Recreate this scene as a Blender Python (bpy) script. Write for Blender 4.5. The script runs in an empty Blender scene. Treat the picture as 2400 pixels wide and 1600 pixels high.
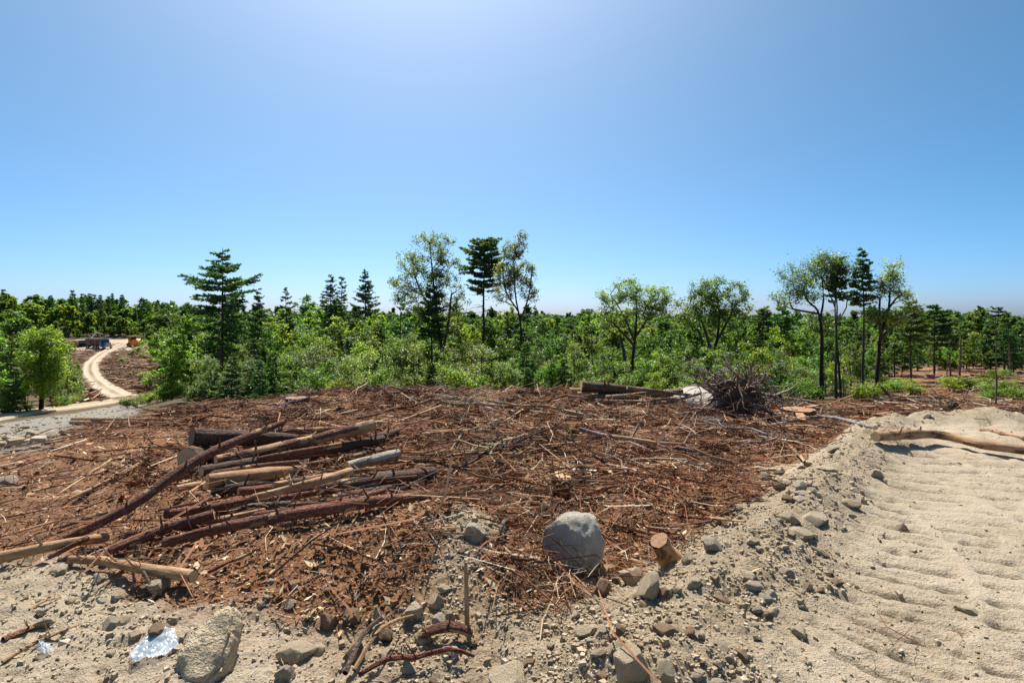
import bpy, bmesh, math, random
import numpy as np
from mathutils import Vector, Matrix

# ------------------------------------------------------------------ camera, sky, sun, exposure
SC = bpy.context.scene
COL = SC.collection
F = 1333.0            # focal length in pixels of a 2400 wide picture
HY = 745.0            # eye level line in that picture
ZC = 1.8              # eye height

cam = bpy.data.cameras.new('camera')
cam.sensor_width = 36.0
cam.lens = 36.0 * F / 2400.0
cam.shift_y = -(800.0 - HY) / 2400.0
cam.clip_start = 0.05
cam.clip_end = 20000
camo = bpy.data.objects.new('camera', cam)
camo.location = (0, 0, ZC)
camo.rotation_euler = (math.radians(90), 0, 0)
COL.objects.link(camo)
SC.camera = camo

SUN_AZ = math.radians(-11)      # from straight ahead, negative = left
SUN_EL = math.radians(56)
world = bpy.data.worlds.new('World')
SC.world = world
world.use_nodes = True
wn = world.node_tree
wn.nodes.clear()
sky = wn.nodes.new('ShaderNodeTexSky')
sky.sky_type = 'NISHITA'
sky.sun_disc = False
sky.sun_elevation = SUN_EL
sky.sun_rotation = SUN_AZ
sky.altitude = 1950
sky.air_density = 0.5
sky.dust_density = 8.0
sky.ozone_density = 7.5
hsv = wn.nodes.new('ShaderNodeHueSaturation')
hsv.inputs['Saturation'].default_value = 1.2
hsv.inputs['Hue'].default_value = 0.476
bg = wn.nodes.new('ShaderNodeBackground')
bg.inputs['Strength'].default_value = 0.115
wo = wn.nodes.new('ShaderNodeOutputWorld')
wn.links.new(sky.outputs[0], hsv.inputs['Color'])
wn.links.new(hsv.outputs[0], bg.inputs[0])
wn.links.new(bg.outputs[0], wo.inputs[0])

sl = bpy.data.lights.new('sun', 'SUN')
sl.energy = 5.0
sl.angle = math.radians(0.55)
sl.color = (1.0, 0.94, 0.85)
so = bpy.data.objects.new('sun', sl)
sd = Vector((math.sin(SUN_AZ) * math.cos(SUN_EL), math.cos(SUN_AZ) * math.cos(SUN_EL), math.sin(SUN_EL)))
so.rotation_euler = sd.to_track_quat('Z', 'Y').to_euler()
so.location = sd * 60
COL.objects.link(so)

SC.view_settings.view_transform = 'Standard'
SC.view_settings.look = 'None'
SC.view_settings.gamma = 1.0
SC.view_settings.use_curve_mapping = False
SC.view_settings.exposure = 0.7
SC.cycles.max_bounces = 6
SC.cycles.diffuse_bounces = 3
SC.cycles.transmission_bounces = 4

# ------------------------------------------------------------------ noise
def _perm(seed):
    r = np.random.RandomState(seed)
    p = r.permutation(256)
    return np.concatenate([p, p])
_PERMS = {}
_G = np.array([(1, 0), (-1, 0), (0, 1), (0, -1), (.7071, .7071), (-.7071, .7071), (.7071, -.7071), (-.7071, -.7071)])
def perlin(x, y, seed=0):
    if seed not in _PERMS:
        _PERMS[seed] = _perm(seed)
    p = _PERMS[seed]
    x = np.asarray(x, float); y = np.asarray(y, float)
    xi = np.floor(x).astype(np.int64); yi = np.floor(y).astype(np.int64)
    xf = x - xi; yf = y - yi
    u = xf * xf * xf * (xf * (xf * 6 - 15) + 10)
    v = yf * yf * yf * (yf * (yf * 6 - 15) + 10)
    def g(ix, iy, fx, fy):
        h = p[(p[ix & 255] + iy) & 255] & 7
        return _G[h, 0] * fx + _G[h, 1] * fy
    a = g(xi, yi, xf, yf); b = g(xi + 1, yi, xf - 1, yf)
    c = g(xi, yi + 1, xf, yf - 1); d = g(xi + 1, yi + 1, xf - 1, yf - 1)
    return (a + u * (b - a)) * (1 - v) + (c + u * (d - c)) * v
def fbm(x, y, octv=3, seed=0, gain=.5):
    s = 0; a = 1.0; f = 1.0
    for i in range(octv):
        s = s + a * perlin(x * f + 17.3 * i, y * f - 9.1 * i, seed + i)
        a *= gain; f *= 2.03
    return s
def smooth(e0, e1, x):
    t = np.clip((x - e0) / (e1 - e0), 0, 1)
    return t * t * (3 - 2 * t)

# ------------------------------------------------------------------ the lie of the land: depth profiles along sight columns
def zp(d, py): return ZC - (py - HY) * d / F
def prof(items):
    out = []
    for d, k, v in items:
        out.append((d, zp(d, v) if k == 'p' else v))
    return out
P_, Z_ = 'p', 'z'
COLS = {
  0:    [(2,Z_,0),(6.2,Z_,0),(9,P_,1050),(20,P_,1012),(45,P_,988),(52,P_,966),(62,P_,950),(100,P_,918),(150,P_,868),(200,P_,815),(230,P_,790),(300,Z_,-3),(600,Z_,-5),(2000,Z_,-14),(6000,Z_,-40)],
  160:  [(2,Z_,0),(6.2,Z_,0),(9,P_,1040),(14,P_,1013),(30,P_,990),(55,P_,958),(63,P_,949),(100,P_,912),(130,P_,882),(160,P_,848),(195,P_,815),(230,P_,790),(300,Z_,-3),(600,Z_,-5),(2000,Z_,-14),(6000,Z_,-40)],
  300:  [(2,Z_,0),(6.2,Z_,0),(9,P_,1030),(12,P_,1004),(30,P_,972),(60,P_,945),(75,P_,933),(85,P_,923),(110,P_,893),(130,P_,870),(160,P_,840),(200,P_,806),(230,P_,789),(300,Z_,-3),(600,Z_,-5),(2000,Z_,-14),(6000,Z_,-40)],
  420:  [(2,Z_,0),(6.5,Z_,0),(9,P_,1015),(13,P_,970),(20,P_,952),(40,P_,932),(70,P_,910),(100,P_,880),(150,P_,838),(200,P_,806),(230,P_,789),(300,Z_,-3),(600,Z_,-5),(2000,Z_,-14),(6000,Z_,-40)],
  520:  [(2,Z_,0),(7,Z_,0),(9,Z_,-.05),(14,P_,957),(18,P_,946),(40,P_,930),(70,Z_,-6),(120,Z_,-8.5),(200,Z_,-7.6),(300,Z_,-4),(600,Z_,-5),(2000,Z_,-14),(6000,Z_,-40)],
  800:  [(2,Z_,0),(7,Z_,0),(9,Z_,-.05),(14,P_,932),(18,P_,914),(24,Z_,-1.6),(40,Z_,-3.8),(70,Z_,-6.5),(120,Z_,-9),(200,Z_,-9),(300,Z_,-7),(600,Z_,-7),(2000,Z_,-14),(6000,Z_,-40)],
  1200: [(2,Z_,0),(7,Z_,-.05),(10,Z_,-.1),(14,P_,940),(18,P_,918),(24,Z_,-1.7),(40,Z_,-3.6),(70,Z_,-6.5),(120,Z_,-9.5),(200,Z_,-10.5),(300,Z_,-10),(600,Z_,-8),(2000,Z_,-14),(6000,Z_,-40)],
  1500: [(2,Z_,0),(7,Z_,-.12),(10,Z_,-.2),(14,P_,948),(18,P_,928),(24,Z_,-1.7),(40,Z_,-3.6),(70,Z_,-6.2),(120,Z_,-9.5),(200,Z_,-10.5),(300,Z_,-10),(600,Z_,-9),(2000,Z_,-14),(6000,Z_,-40)],
  1700: [(2,Z_,0.02),(6,Z_,-.1),(10,Z_,-.3),(14,P_,975),(18,P_,945),(24,Z_,-1.8),(40,Z_,-3.6),(70,Z_,-6.0),(120,Z_,-9),(200,Z_,-10.5),(300,Z_,-10),(600,Z_,-10),(2000,Z_,-16),(6000,Z_,-40)],
  1850: [(2,Z_,0.04),(5,Z_,.03),(7,Z_,-.15),(12,P_,1000),(18,P_,962),(25,P_,945),(30,Z_,-2.6),(40,Z_,-3.5),(70,Z_,-5.4),(120,Z_,-8),(200,Z_,-10.5),(300,Z_,-11),(600,Z_,-12),(2000,Z_,-18),(6000,Z_,-40)],
  2050: [(2,Z_,0.05),(6,Z_,.06),(8.6,Z_,.04),(9.6,Z_,-.08),(12,Z_,-.75),(16,P_,982),(22,P_,957),(30,P_,935),(45,P_,900),(60,P_,876),(90,Z_,-5.8),(200,Z_,-10.5),(300,Z_,-11),(600,Z_,-14),(2000,Z_,-22),(6000,Z_,-40)],
  2250: [(2,Z_,0.05),(6,Z_,.07),(9.6,Z_,.08),(10.6,Z_,-.1),(12.5,Z_,-.8),(20,P_,965),(30,P_,928),(45,P_,890),(60,P_,862),(90,Z_,-5.2),(200,Z_,-10.5),(300,Z_,-11),(600,Z_,-15),(2000,Z_,-24),(6000,Z_,-40)],
  2400: [(2,Z_,0.05),(6,Z_,.07),(9.6,Z_,.09),(10.8,Z_,-.1),(13,Z_,-.8),(20,P_,968),(30,P_,930),(45,P_,892),(60,P_,862),(90,Z_,-5.2),(200,Z_,-10.5),(300,Z_,-11),(600,Z_,-15),(2000,Z_,-24),(6000,Z_,-40)],
}
_us = np.array([(-1.3)] + [(c - 1200) / F for c in COLS] + [1.3])
_ld = np.linspace(math.log(0.5), math.log(6000), 260)
_rows = []
for c, it in COLS.items():
    pr = prof(it)
    dd = np.log(np.array([p[0] for p in pr])); zz = np.array([p[1] for p in pr])
    r = np.interp(_ld, dd, zz)
    k = np.exp(-0.5 * (np.arange(-6, 7) / 1.6) ** 2); k /= k.sum()
    r = np.convolve(np.pad(r, 6, mode='edge'), k, mode='valid')
    _rows.append(r)
_rows = np.array([_rows[0]] + _rows + [_rows[-1]])
_ug = np.linspace(-1.3, 1.3, 131)
_tab = np.empty((131, 260))
for j in range(260):
    _tab[:, j] = np.interp(_ug, _us, _rows[:, j])
_k = np.exp(-0.5 * (np.arange(-5, 6) / 2.0) ** 2); _k /= _k.sum()
for j in range(260):
    _tab[:, j] = np.convolve(np.pad(_tab[:, j], 5, mode='edge'), _k, mode='valid')

def base_h(x, y):
    x = np.asarray(x, float); y = np.asarray(y, float)
    th = np.arctan2(x, y); r = np.hypot(x, y) + 1e-6
    tc = np.clip(th, -0.9, 0.9)
    u = np.tan(tc); d = np.maximum(r * np.cos(tc), 0.51)
    fu = np.clip((u + 1.3) / 2.6 * 130, 0, 129.999); iu = fu.astype(int); fu = fu - iu
    fl = np.clip((np.log(d) - _ld[0]) / (_ld[1] - _ld[0]), 0, 258.999); il = fl.astype(int); fl = fl - il
    a = _tab[iu, il] * (1 - fl) + _tab[iu, il + 1] * fl
    b = _tab[iu + 1, il] * (1 - fl) + _tab[iu + 1, il + 1] * fl
    return a * (1 - fu) + b * fu

def S(px, py, d):
    return Vector(((px - 1200) / F * d, d, ZC - (py - HY) / F * d))
def ZP(px, py, z):
    d = (ZC - z) * F / (py - HY)
    return Vector(((px - 1200) / F * d, d, z))
_gd = np.exp(np.linspace(math.log(1.0), math.log(900), 1500))
def G0(px, py):
    xs = (px - 1200) / F * _gd; zs = ZC - (py - HY) / F * _gd
    h = base_h(xs, _gd)
    i = np.argmax(h >= zs)
    if h[i] < zs[i]: i = len(_gd) - 1
    return (xs[i], _gd[i])

def poly_sd(x, y, poly):
    """signed distance, positive inside"""
    x = np.asarray(x, float); y = np.asarray(y, float)
    best = np.full(x.shape, 1e9); ins = np.zeros(x.shape, bool)
    n = len(poly)
    for i in range(n):
        ax, ay = poly[i]; bx, by = poly[(i + 1) % n]
        ex, ey = bx - ax, by - ay
        t = np.clip(((x - ax) * ex + (y - ay) * ey) / (ex * ex + ey * ey + 1e-9), 0, 1)
        best = np.minimum(best, np.hypot(x - ax - t * ex, y - ay - t * ey))
        c = (ay > y) != (by > y)
        ins ^= c & (x < (bx - ax) * (y - ay) / (by - ay + 1e-12) + ax)
    return np.where(ins, best, -best)
def line_d(x, y, pts):
    best = np.full(np.shape(x), 1e9)
    for (ax, ay), (bx, by) in zip(pts[:-1], pts[1:]):
        ex, ey = bx - ax, by - ay
        t = np.clip(((x - ax) * ex + (y - ay) * ey) / (ex * ex + ey * ey + 1e-9), 0, 1)
        best = np.minimum(best, np.hypot(x - ax - t * ex, y - ay - t * ey))
    return best

GRAVEL = [G0(*p) for p in [(-260,1330),(0,1326),(150,1308),(240,1335),(330,1400),(420,1452),(520,1462),(620,1436),(760,1478),(850,1490),(950,1456),(1010,1385),(1040,1335),(1090,1275),(1160,1275),(1195,1320),(1130,1400),(1160,1475),(1300,1495),(1400,1440),(1440,1310),(1560,1297),(1640,1248),(1720,1218),(1790,1188),(1775,1125),(1800,1088),(1880,1086),(1950,1042),(2040,1012),(2090,1000)]] + [(6.6, 9.9), (8.4, 10.2), (14, 10.8), (14, -8), (-8, -8)]
BANK = [G0(*p) for p in [(-400,1010),(0,992),(170,968),(290,948),(335,946),(310,975),(230,988),(165,1002),(140,1030),(110,1048),(40,1062),(-60,1075),(-400,1080)]]
ORANGE = [G0(*p) for p in [(620,1270),(900,1200),(1130,1230),(1090,1290),(1010,1340),(1040,1400),(1120,1460),(1080,1520),(930,1530),(830,1515),(600,1480),(470,1440),(520,1330)]]
ORANGE2 = [G0(*p) for p in [(1330,1180),(1560,1130),(1740,1130),(1760,1180),(1620,1240),(1450,1300)]]
ORANGE3 = [G0(*p) for p in [(180,1010),(420,1000),(440,1060),(250,1080),(100,1060)]]
PAD = [G0(*p) for p in [(-500,1080),(0,1062),(120,1046),(170,1002),(330,970),(420,962),(520,950),(650,938),(800,915),(1000,916),(1200,918),(1400,928),(1600,936),(1750,950),(1850,952),(1950,952),(2100,940),(2120,900),(2050,880),(2200,860),(2400,866),(2600,868)]] + [(60, 20), (30, 2), (14, -8), (-12, -8)]
CUT = [G0(*p) for p in [(150,830),(190,815),(390,797),(420,830),(380,900),(330,930),(260,945),(140,956),(145,900)]]
LANDING = [G0(*p) for p in [(150,822),(160,800),(240,796),(330,795),(385,797),(350,812),(300,822),(250,822)]]
R1 = [G0(*p) for p in [(-420,1040),(-180,1004),(0,977),(100,964),(200,951),(295,937)]]
R2 = [G0(*p) for p in [(312,930),(296,934),(262,920),(230,898),(212,872),(216,851),(236,833),(264,818),(288,808)]]
BERM = [G0(*p) for p in [(1520,1640),(1620,1470),(1730,1340),(1850,1215),(1960,1120),(2060,1030)]] + [(6.0, 9.5), (7.4, 9.8), (14, 10.3)]
TC = (-2.2, 6.8)

def zones(x, y):
    x = np.asarray(x, float); y = np.asarray(y, float)
    r = np.hypot(x, y)
    wob = 0.16 * fbm(x / .7, y / .7, 3, 5) + 0.05 * perlin(x / .12, y / .12, 9)
    gr = smooth(-.07, .12, poly_sd(x, y, GRAVEL) + wob)
    bk = smooth(-.5, .5, poly_sd(x, y, BANK) + 3 * wob)
    og = np.maximum.reduce([smooth(-.35, .35, poly_sd(x, y, P) + 2 * wob) for P in (ORANGE, ORANGE2, ORANGE3)])
    sl = smooth(-.6, .6, poly_sd(x, y, PAD) + 2.5 * wob)
    return gr, bk, og, sl

HUMPS = [(*G0(px, py), rad, amp) for (px, py, rad, amp) in ((930, 1320, .95, .26), (1110, 1300, .4, .14), (1230, 1390, .6, .14), (760, 1290, .8, .12), (1370, 1300, .55, -.12), (1500, 1330, .6, -.07), (700, 1500, .7, -.06), (450, 1520, .5, .05), (120, 1380, .6, .06))]
def H(x, y, fine=True):
    x = np.asarray(x, float); y = np.asarray(y, float)
    b = base_h(x, y)
    r = np.hypot(x, y)
    gr, bk, og, sl = zones(x, y)
    rock = np.exp(-(line_d(x, y, BERM) / .46) ** 2)
    rt = np.hypot(x - TC[0], y - TC[1])
    packed = gr * smooth(4.9, 5.6, rt) * smooth(0.2, 1.2, x) * (1 - .85 * rock)
    h = b + rock * (.24 + .10 * perlin(x / .5, y / .5, 31) + .05 * perlin(x / .17, y / .17, 33)) * (r < 13)
    # soil hump in the middle of the foreground and the hollow where the boulder rests
    for gx, gy, rad, amp in HUMPS:
        h = h + amp * np.exp(-((x - gx) ** 2 + (y - gy) ** 2) / rad ** 2)
    near = 1 - smooth(14, 40, r)
    loose = gr * (1 - packed)
    h = h + near * loose * (.05 * fbm(x / .5, y / .5, 3, 41) + .030 * fbm(x / .14, y / .14, 3, 47, .7))
    slm = np.maximum(sl, bk) * (1 - gr)
    h = h + near * slm * (.17 * fbm(x / 1.5, y / 1.5, 3, 51) * smooth(4, 8, r) + .06 * fbm(x / .33, y / .33, 3, 55, .6)) * (1 - .5 * og)
    h = h + (1 - near) * .35 * fbm(x / 9, y / 9, 2, 61) * (1 - np.minimum(1, np.exp(-(np.minimum(line_d(x, y, R1), line_d(x, y, R2)) / 7) ** 2)))
    if fine:
        ang = np.arctan2(y - TC[1], x - TC[0]) + .007 * perlin(x / .4, y / .4, 71)
        per = .25 / 5.6
        ln = (rt + .12 * perlin(x / 2, y / 2, 72) - 5.25) / .78; li = np.floor(ln); lf = ln - li
        fr_ = (ang / per + .35 * perlin(x / 1.5, y / 1.5, 73) + li * .37) % 1
        lane = smooth(.0, .10, lf) * smooth(1.0, .86, lf)
        fs = .25 * np.minimum(fr_ ** 1.6, (1 - fr_) / .10) + np.exp(-((fr_ - .5) / .13) ** 2)
        band = smooth(-.25, .2, perlin(x / .9, y / .9, 75) + .45 * np.cos((rt - 5.9) * 2 * math.pi / 1.5))
        brk = smooth(-.3, .1, perlin(x / .35 + 5, y / .2, 91)) * smooth(-.45, .1, perlin(x / .09, y / .09, 93))
        h = h - packed * np.maximum(band, .5) * (.075 + .035 * smooth(3.2, 5.2, y)) * fs * lane * (.25 + .75 * brk)
        h = h + packed * (.010 * fbm(x / .07, y / .07, 2, 77) + .025 * fbm(x / .9, y / .9, 2, 79))
    return h
def hz(x, y): return float(H(np.array([x]), np.array([y]))[0])
def G(px, py):
    """ground point seen at that pixel"""
    xs = (px - 1200) / F * _gd; zs = ZC - (py - HY) / F * _gd
    h = H(xs, _gd)
    i = int(np.argmax(h >= zs))
    if h[i] < zs[i]: i = len(_gd) - 1
    return Vector((xs[i], _gd[i], h[i]))

# ------------------------------------------------------------------ materials
class NT:
    def __init__(s, name):
        s.m = bpy.data.materials.new(name); s.m.use_nodes = True
        s.t = s.m.node_tree; s.t.nodes.clear()
    def n(s, kind, **kw):
        nd = s.t.nodes.new('ShaderNode' + kind)
        for k, v in kw.items():
            if k.startswith('_'): setattr(nd, k[1:], v)
            else:
                key = k.replace('__', ' ')
                inp = nd.inputs[int(key[1:])] if key[0] == 'i' and key[1:].isdigit() else nd.inputs[key]
                if isinstance(v, bpy.types.NodeSocket): s.t.links.new(v, inp)
                else: inp.default_value = v
        return nd
    def noise(s, vec, scale, detail=4, rough=.6):
        return s.n('TexNoise', Vector=vec, Scale=scale, Detail=detail, Roughness=rough).outputs['Fac']
    def ramp(s, fac, stops):
        nd = s.n('ValToRGB', Fac=fac)
        el = nd.color_ramp.elements
        while len(el) < len(stops): el.new(.5)
        for e, (p, c) in zip(el, stops):
            e.position = p; e.color = (*c, 1) if len(c) == 3 else c
        return nd.outputs['Color']
    def mix(s, fac, a, b, mode='MIX'):
        nd = s.n('Mix', _data_type='RGBA', _blend_type=mode)
        for k, v in ((0, fac), (6, a), (7, b)):
            if isinstance(v, bpy.types.NodeSocket): s.t.links.new(v, nd.inputs[k])
            else: nd.inputs[k].default_value = v if k == 0 else ((*v, 1) if len(v) == 3 else v)
        return nd.outputs[2]
    def math(s, op, a, b=0.0):
        return s.n('Math', _operation=op, i0=a, i1=b).outputs[0]
    def mapr(s, v, a, b, c=0.0, d=1.0):
        return s.n('MapRange', Value=v, i1=a, i2=b, i3=c, i4=d).outputs[0]
    def bump(s, h, strength=.5, dist=.02):
        return s.n('Bump', Strength=strength, Distance=dist, Height=h).outputs[0]
    def out(s, sh):
        o = s.n('OutputMaterial'); s.t.links.new(sh, o.inputs[0]); return s.m
    def pbr(s, color, rough=.9, normal=None, **kw):
        nd = s.n('BsdfPrincipled', Roughness=rough)
        nd.inputs['Specular IOR Level'].default_value = kw.pop('spec', .25)
        for k, v in kw.items(): nd.inputs[k].default_value = v
        if isinstance(color, bpy.types.NodeSocket): s.t.links.new(color, nd.inputs['Base Color'])
        else: nd.inputs['Base Color'].default_value = (*color, 1)
        if normal is not None: s.t.links.new(normal, nd.inputs['Normal'])
        return s.out(nd.outputs[0])

def plain(name, col, rough=.6, metal=0.0, spec=.4):
    t = NT(name)
    oc = t.n('TexCoord').outputs['Object']
    n = t.noise(oc, 3.0, 4)
    c = t.mix(t.mapr(n, .3, .7, 0, .5), col, tuple(v * .7 + .02 for v in col))
    return t.pbr(c, rough, Metallic=metal, spec=spec)

def m_ground():
    t = NT('ground')
    oc = t.n('TexCoord').outputs['Object']
    za = t.n('Attribute', _attribute_name='zone')
    sep = t.n('SeparateColor', Color=za.outputs['Color'])
    gr, bk, sl = sep.outputs[0], sep.outputs[1], sep.outputs[2]
    og = za.outputs['Alpha']
    n1 = t.noise(oc, 1.1, 5); n2 = t.noise(oc, 9, 5, .65); n3 = t.noise(oc, 60, 4, .7); n4 = t.noise(oc, .25, 4)
    # forest floor and cutover
    c = t.ramp(n2, [(.3, (.045, .036, .022)), (.55, (.13, .095, .055)), (.75, (.11, .11, .04))])
    # slash litter: dark red brown, bits of tan
    s1 = t.ramp(n2, [(.28, (.085, .038, .021)), (.5, (.235, .112, .06)), (.72, (.42, .235, .13))])
    s2 = t.mix(t.mapr(n3, .45, .7), s1, (.38, .23, .13))
    s3 = t.mix(t.mapr(n3, .46, .28), s2, (.04, .02, .012))
    s3 = t.mix(t.mapr(n1, .45, .7, 0, .5), s3, (.27, .155, .085))
    c = t.mix(sl, c, s3)
    o1 = t.ramp(n2, [(.28, (.12, .055, .023)), (.5, (.30, .15, .068)), (.75, (.44, .255, .13))])
    o1 = t.mix(t.mapr(n3, .5, .3, 0, .7), o1, (.07, .035, .018))
    c = t.mix(t.math('MULTIPLY', og, t.mapr(n1, .3, .6, .35, 1.0)), c, o1)
    b1 = t.ramp(n2, [(.3, (.13, .115, .09)), (.6, (.31, .285, .24)), (.8, (.42, .39, .34))])
    c = t.mix(bk, c, b1)
    g1 = t.ramp(n2, [(.25, (.22, .165, .105)), (.5, (.45, .355, .24)), (.75, (.57, .47, .34))])
    g1 = t.mix(t.mapr(n3, .55, .33, 0, .75), g1, (.19, .14, .09))
    g1 = t.mix(t.mapr(n1, .45, .7, 0, .5), g1, (.38, .295, .19))
    pk = t.n('Attribute', _attribute_name='packed').outputs['Fac']
    g1 = t.mix(t.math('MULTIPLY', pk, t.mapr(n1, .35, .6, .2, .8)), g1, (.55, .455, .335))
    c = t.mix(t.math('MULTIPLY', gr, t.mapr(t.math('MULTIPLY', og, t.mapr(n1, .35, .6, .3, 1.2)), 0, 1, 1, .35)), c, g1)
    hgt = t.math('ADD', t.math('MULTIPLY', n3, .6), t.math('MULTIPLY', n2, .8))
    return t.pbr(c, .95, t.bump(hgt, 1.0, .05), spec=.1)

def m_road():
    t = NT('road_dirt')
    oc = t.n('TexCoord').outputs['Object']
    rut = t.n('Attribute', _attribute_name='rut').outputs['Fac']
    n1 = t.noise(oc, .35, 4); n2 = t.noise(oc, 2.5, 5)
    c = t.ramp(n2, [(.3, (.38, .30, .21)), (.7, (.54, .45, .33))])
    c2 = t.mix(t.mapr(n1, .4, .7), (.24, .16, .09), (.15, .115, .06))
    c = t.mix(rut, c, c2)
    return t.pbr(c, .95, t.bump(n2, .5, .05), spec=.1)

def m_rock(name, c0, c1, c2, dust=.4):
    t = NT(name)
    oc = t.n('TexCoord').outputs['Object']
    rnd = t.n('ObjectInfo').outputs['Random']
    v = t.n('VectorMath', _operation='ADD', i0=oc, i1=t.n('CombineXYZ', X=t.math('MULTIPLY', rnd, 37.0), Y=t.math('MULTIPLY', rnd, 11.0)).outputs[0]).outputs[0]
    n1 = t.noise(v, 1.6, 5); n2 = t.noise(v, 9, 5, .7); n3 = t.noise(v, 40, 3, .7)
    c = t.ramp(n1, [(.3, c0), (.5, c1), (.7, c2)])
    c = t.mix(t.mapr(n3, .56, .75, 0, .7), c, tuple(x * .35 for x in c0))
    geo = t.n('NewGeometry')
    up = t.n('SeparateXYZ', Vector=geo.outputs['Normal']).outputs[2]
    d = t.math('MULTIPLY', t.mapr(up, -.9, .5, .35, 1.0), t.mapr(n2, .42, .58, 0, 1))
    c = t.mix(t.math('MULTIPLY', d, dust), c, (.50, .42, .31))
    c = t.mix(t.math('MULTIPLY', rnd, .35), c, (.33, .25, .16))
    return t.pbr(c, .9, t.bump(t.math('ADD', n2, t.math('MULTIPLY', n3, .5)), .7, .08), spec=.2)

def m_gravel():
    t = NT('gravel_stones')
    a = t.n('Attribute', _attribute_name='var').outputs['Fac']
    oc = t.n('TexCoord').outputs['Object']
    c = t.ramp(a, [(0, (.17, .125, .08)), (.35, (.33, .255, .165)), (.7, (.42, .335, .225)), (1, (.50, .42, .32))])
    n = t.noise(oc, 60, 3)
    c = t.mix(t.mapr(n, .4, .7, 0, .4), c, (.25, .19, .12))
    return t.pbr(c, .92, t.bump(n, .4, .01), spec=.15)

def m_clod():
    t = NT('soil_clods')
    a = t.n('Attribute', _attribute_name='var').outputs['Fac']
    c = t.ramp(a, [(0, (.07, .03, .015)), (.5, (.19, .095, .045)), (1, (.34, .20, .11))])
    return t.pbr(c, .95, spec=.1)

def m_vcol(name, rough=.85, spec=.2):
    t = NT(name)
    c = t.n('Attribute', _attribute_name='col').outputs['Color']
    oc = t.n('TexCoord').outputs['Object']
    n = t.noise(oc, 45, 2)
    c = t.mix(t.mapr(n, .35, .65, 0, .45), c, t.mix(.6, c, (.02, .012, .008)))
    return t.pbr(c, rough, spec=spec)

def m_bark(name='bark'):
    """object colour = bark colour, its alpha = how much bark has come off"""
    t = NT(name)
    uv = t.n('TexCoord').outputs['UV']
    oi = t.n('ObjectInfo')
    off = t.n('CombineXYZ', X=t.math('MULTIPLY', oi.outputs['Random'], 31.0), Y=t.math('MULTIPLY', oi.outputs['Random'], 57.0)).outputs[0]
    v = t.n('VectorMath', _operation='ADD', i0=uv, i1=off).outputs[0]
    vs = t.n('Mapping', Vector=v); vs.inputs['Scale'].default_value = (1.0, .25, 1)
    n1 = t.noise(vs.outputs[0], 14, 5, .7)
    n2 = t.noise(v, 3.0, 5, .62)
    n3 = t.noise(v, 30, 3, .7)
    base = oi.outputs['Color']
    c = t.mix(t.mapr(n1, .38, .68), t.mix(.62, base, (.02, .012, .009)), base)
    c = t.mix(t.mapr(n3, .52, .72, 0, .55), c, t.mix(.55, base, (.50, .38, .29)))
    wood = t.ramp(n1, [(.3, (.22, .12, .06)), (.5, (.38, .24, .13)), (.7, (.54, .38, .23))])
    wood = t.mix(t.mapr(n2, .6, .4, 0, .5), wood, (.25, .11, .05))
    peel = t.mapr(t.math('SUBTRACT', t.math('ADD', n2, t.math('MULTIPLY', oi.outputs['Alpha'], .6)), .0), .62, .68)
    c = t.mix(peel, c, wood)
    nb = t.bump(t.math('MULTIPLY', t.math('ADD', n1, t.math('MULTIPLY', n3, .5)), t.mapr(peel, 0, 1, 1, .2)), 1.0, .06)
    return t.pbr(c, .85, nb, spec=.2)

def m_wood(name, c0, c1):
    t = NT(name)
    oc = t.n('TexCoord').outputs['UV']
    r = t.n('VectorMath', _operation='LENGTH', i0=oc).outputs['Value']
    w = t.n('TexWave', _wave_type='BANDS', Vector=t.n('CombineXYZ', X=r).outputs[0], Scale=5.0, Distortion=1.0).outputs['Fac']
    n = t.noise(oc, 6, 4)
    c = t.mix(t.mapr(w, .2, .9, 0, .5), c0, c1)
    c = t.mix(t.mapr(n, .5, .75, 0, .5), c, tuple(x * .5 for x in c1))
    return t.pbr(c, .8, spec=.2)

def m_leaf(name, ca, cb, cc, trans=.4, gloss=.06):
    t = NT(name)
    a = t.n('Attribute', _attribute_name='var').outputs['Fac']
    rnd = t.n('ObjectInfo').outputs['Random']
    c = t.ramp(a, [(0, ca), (.55, cb), (1, cc)])
    h = t.n('HueSaturation', Color=c)
    t.t.links.new(t.mapr(rnd, 0, 1, .468, .528), h.inputs['Hue'])
    t.t.links.new(t.mapr(t.math('FRACT', t.math('MULTIPLY', rnd, 7.31)), 0, 1, .65, 1.3), h.inputs['Value'])
    c = h.outputs[0]
    df = t.n('BsdfDiffuse', Color=c).outputs[0]
    tr = t.n('BsdfTranslucent', Color=t.mix(1.0, c, (1.9, 2.0, .85), 'MULTIPLY')).outputs[0]
    gl = t.n('BsdfGlossy', Color=(.8, .85, .9, 1), Roughness=.38).outputs[0]
    s1 = t.n('MixShader', Fac=trans, i1=df, i2=tr).outputs[0]
    s2 = t.n('MixShader', Fac=gloss, i1=s1, i2=gl).outputs[0]
    return t.out(s2)

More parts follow.
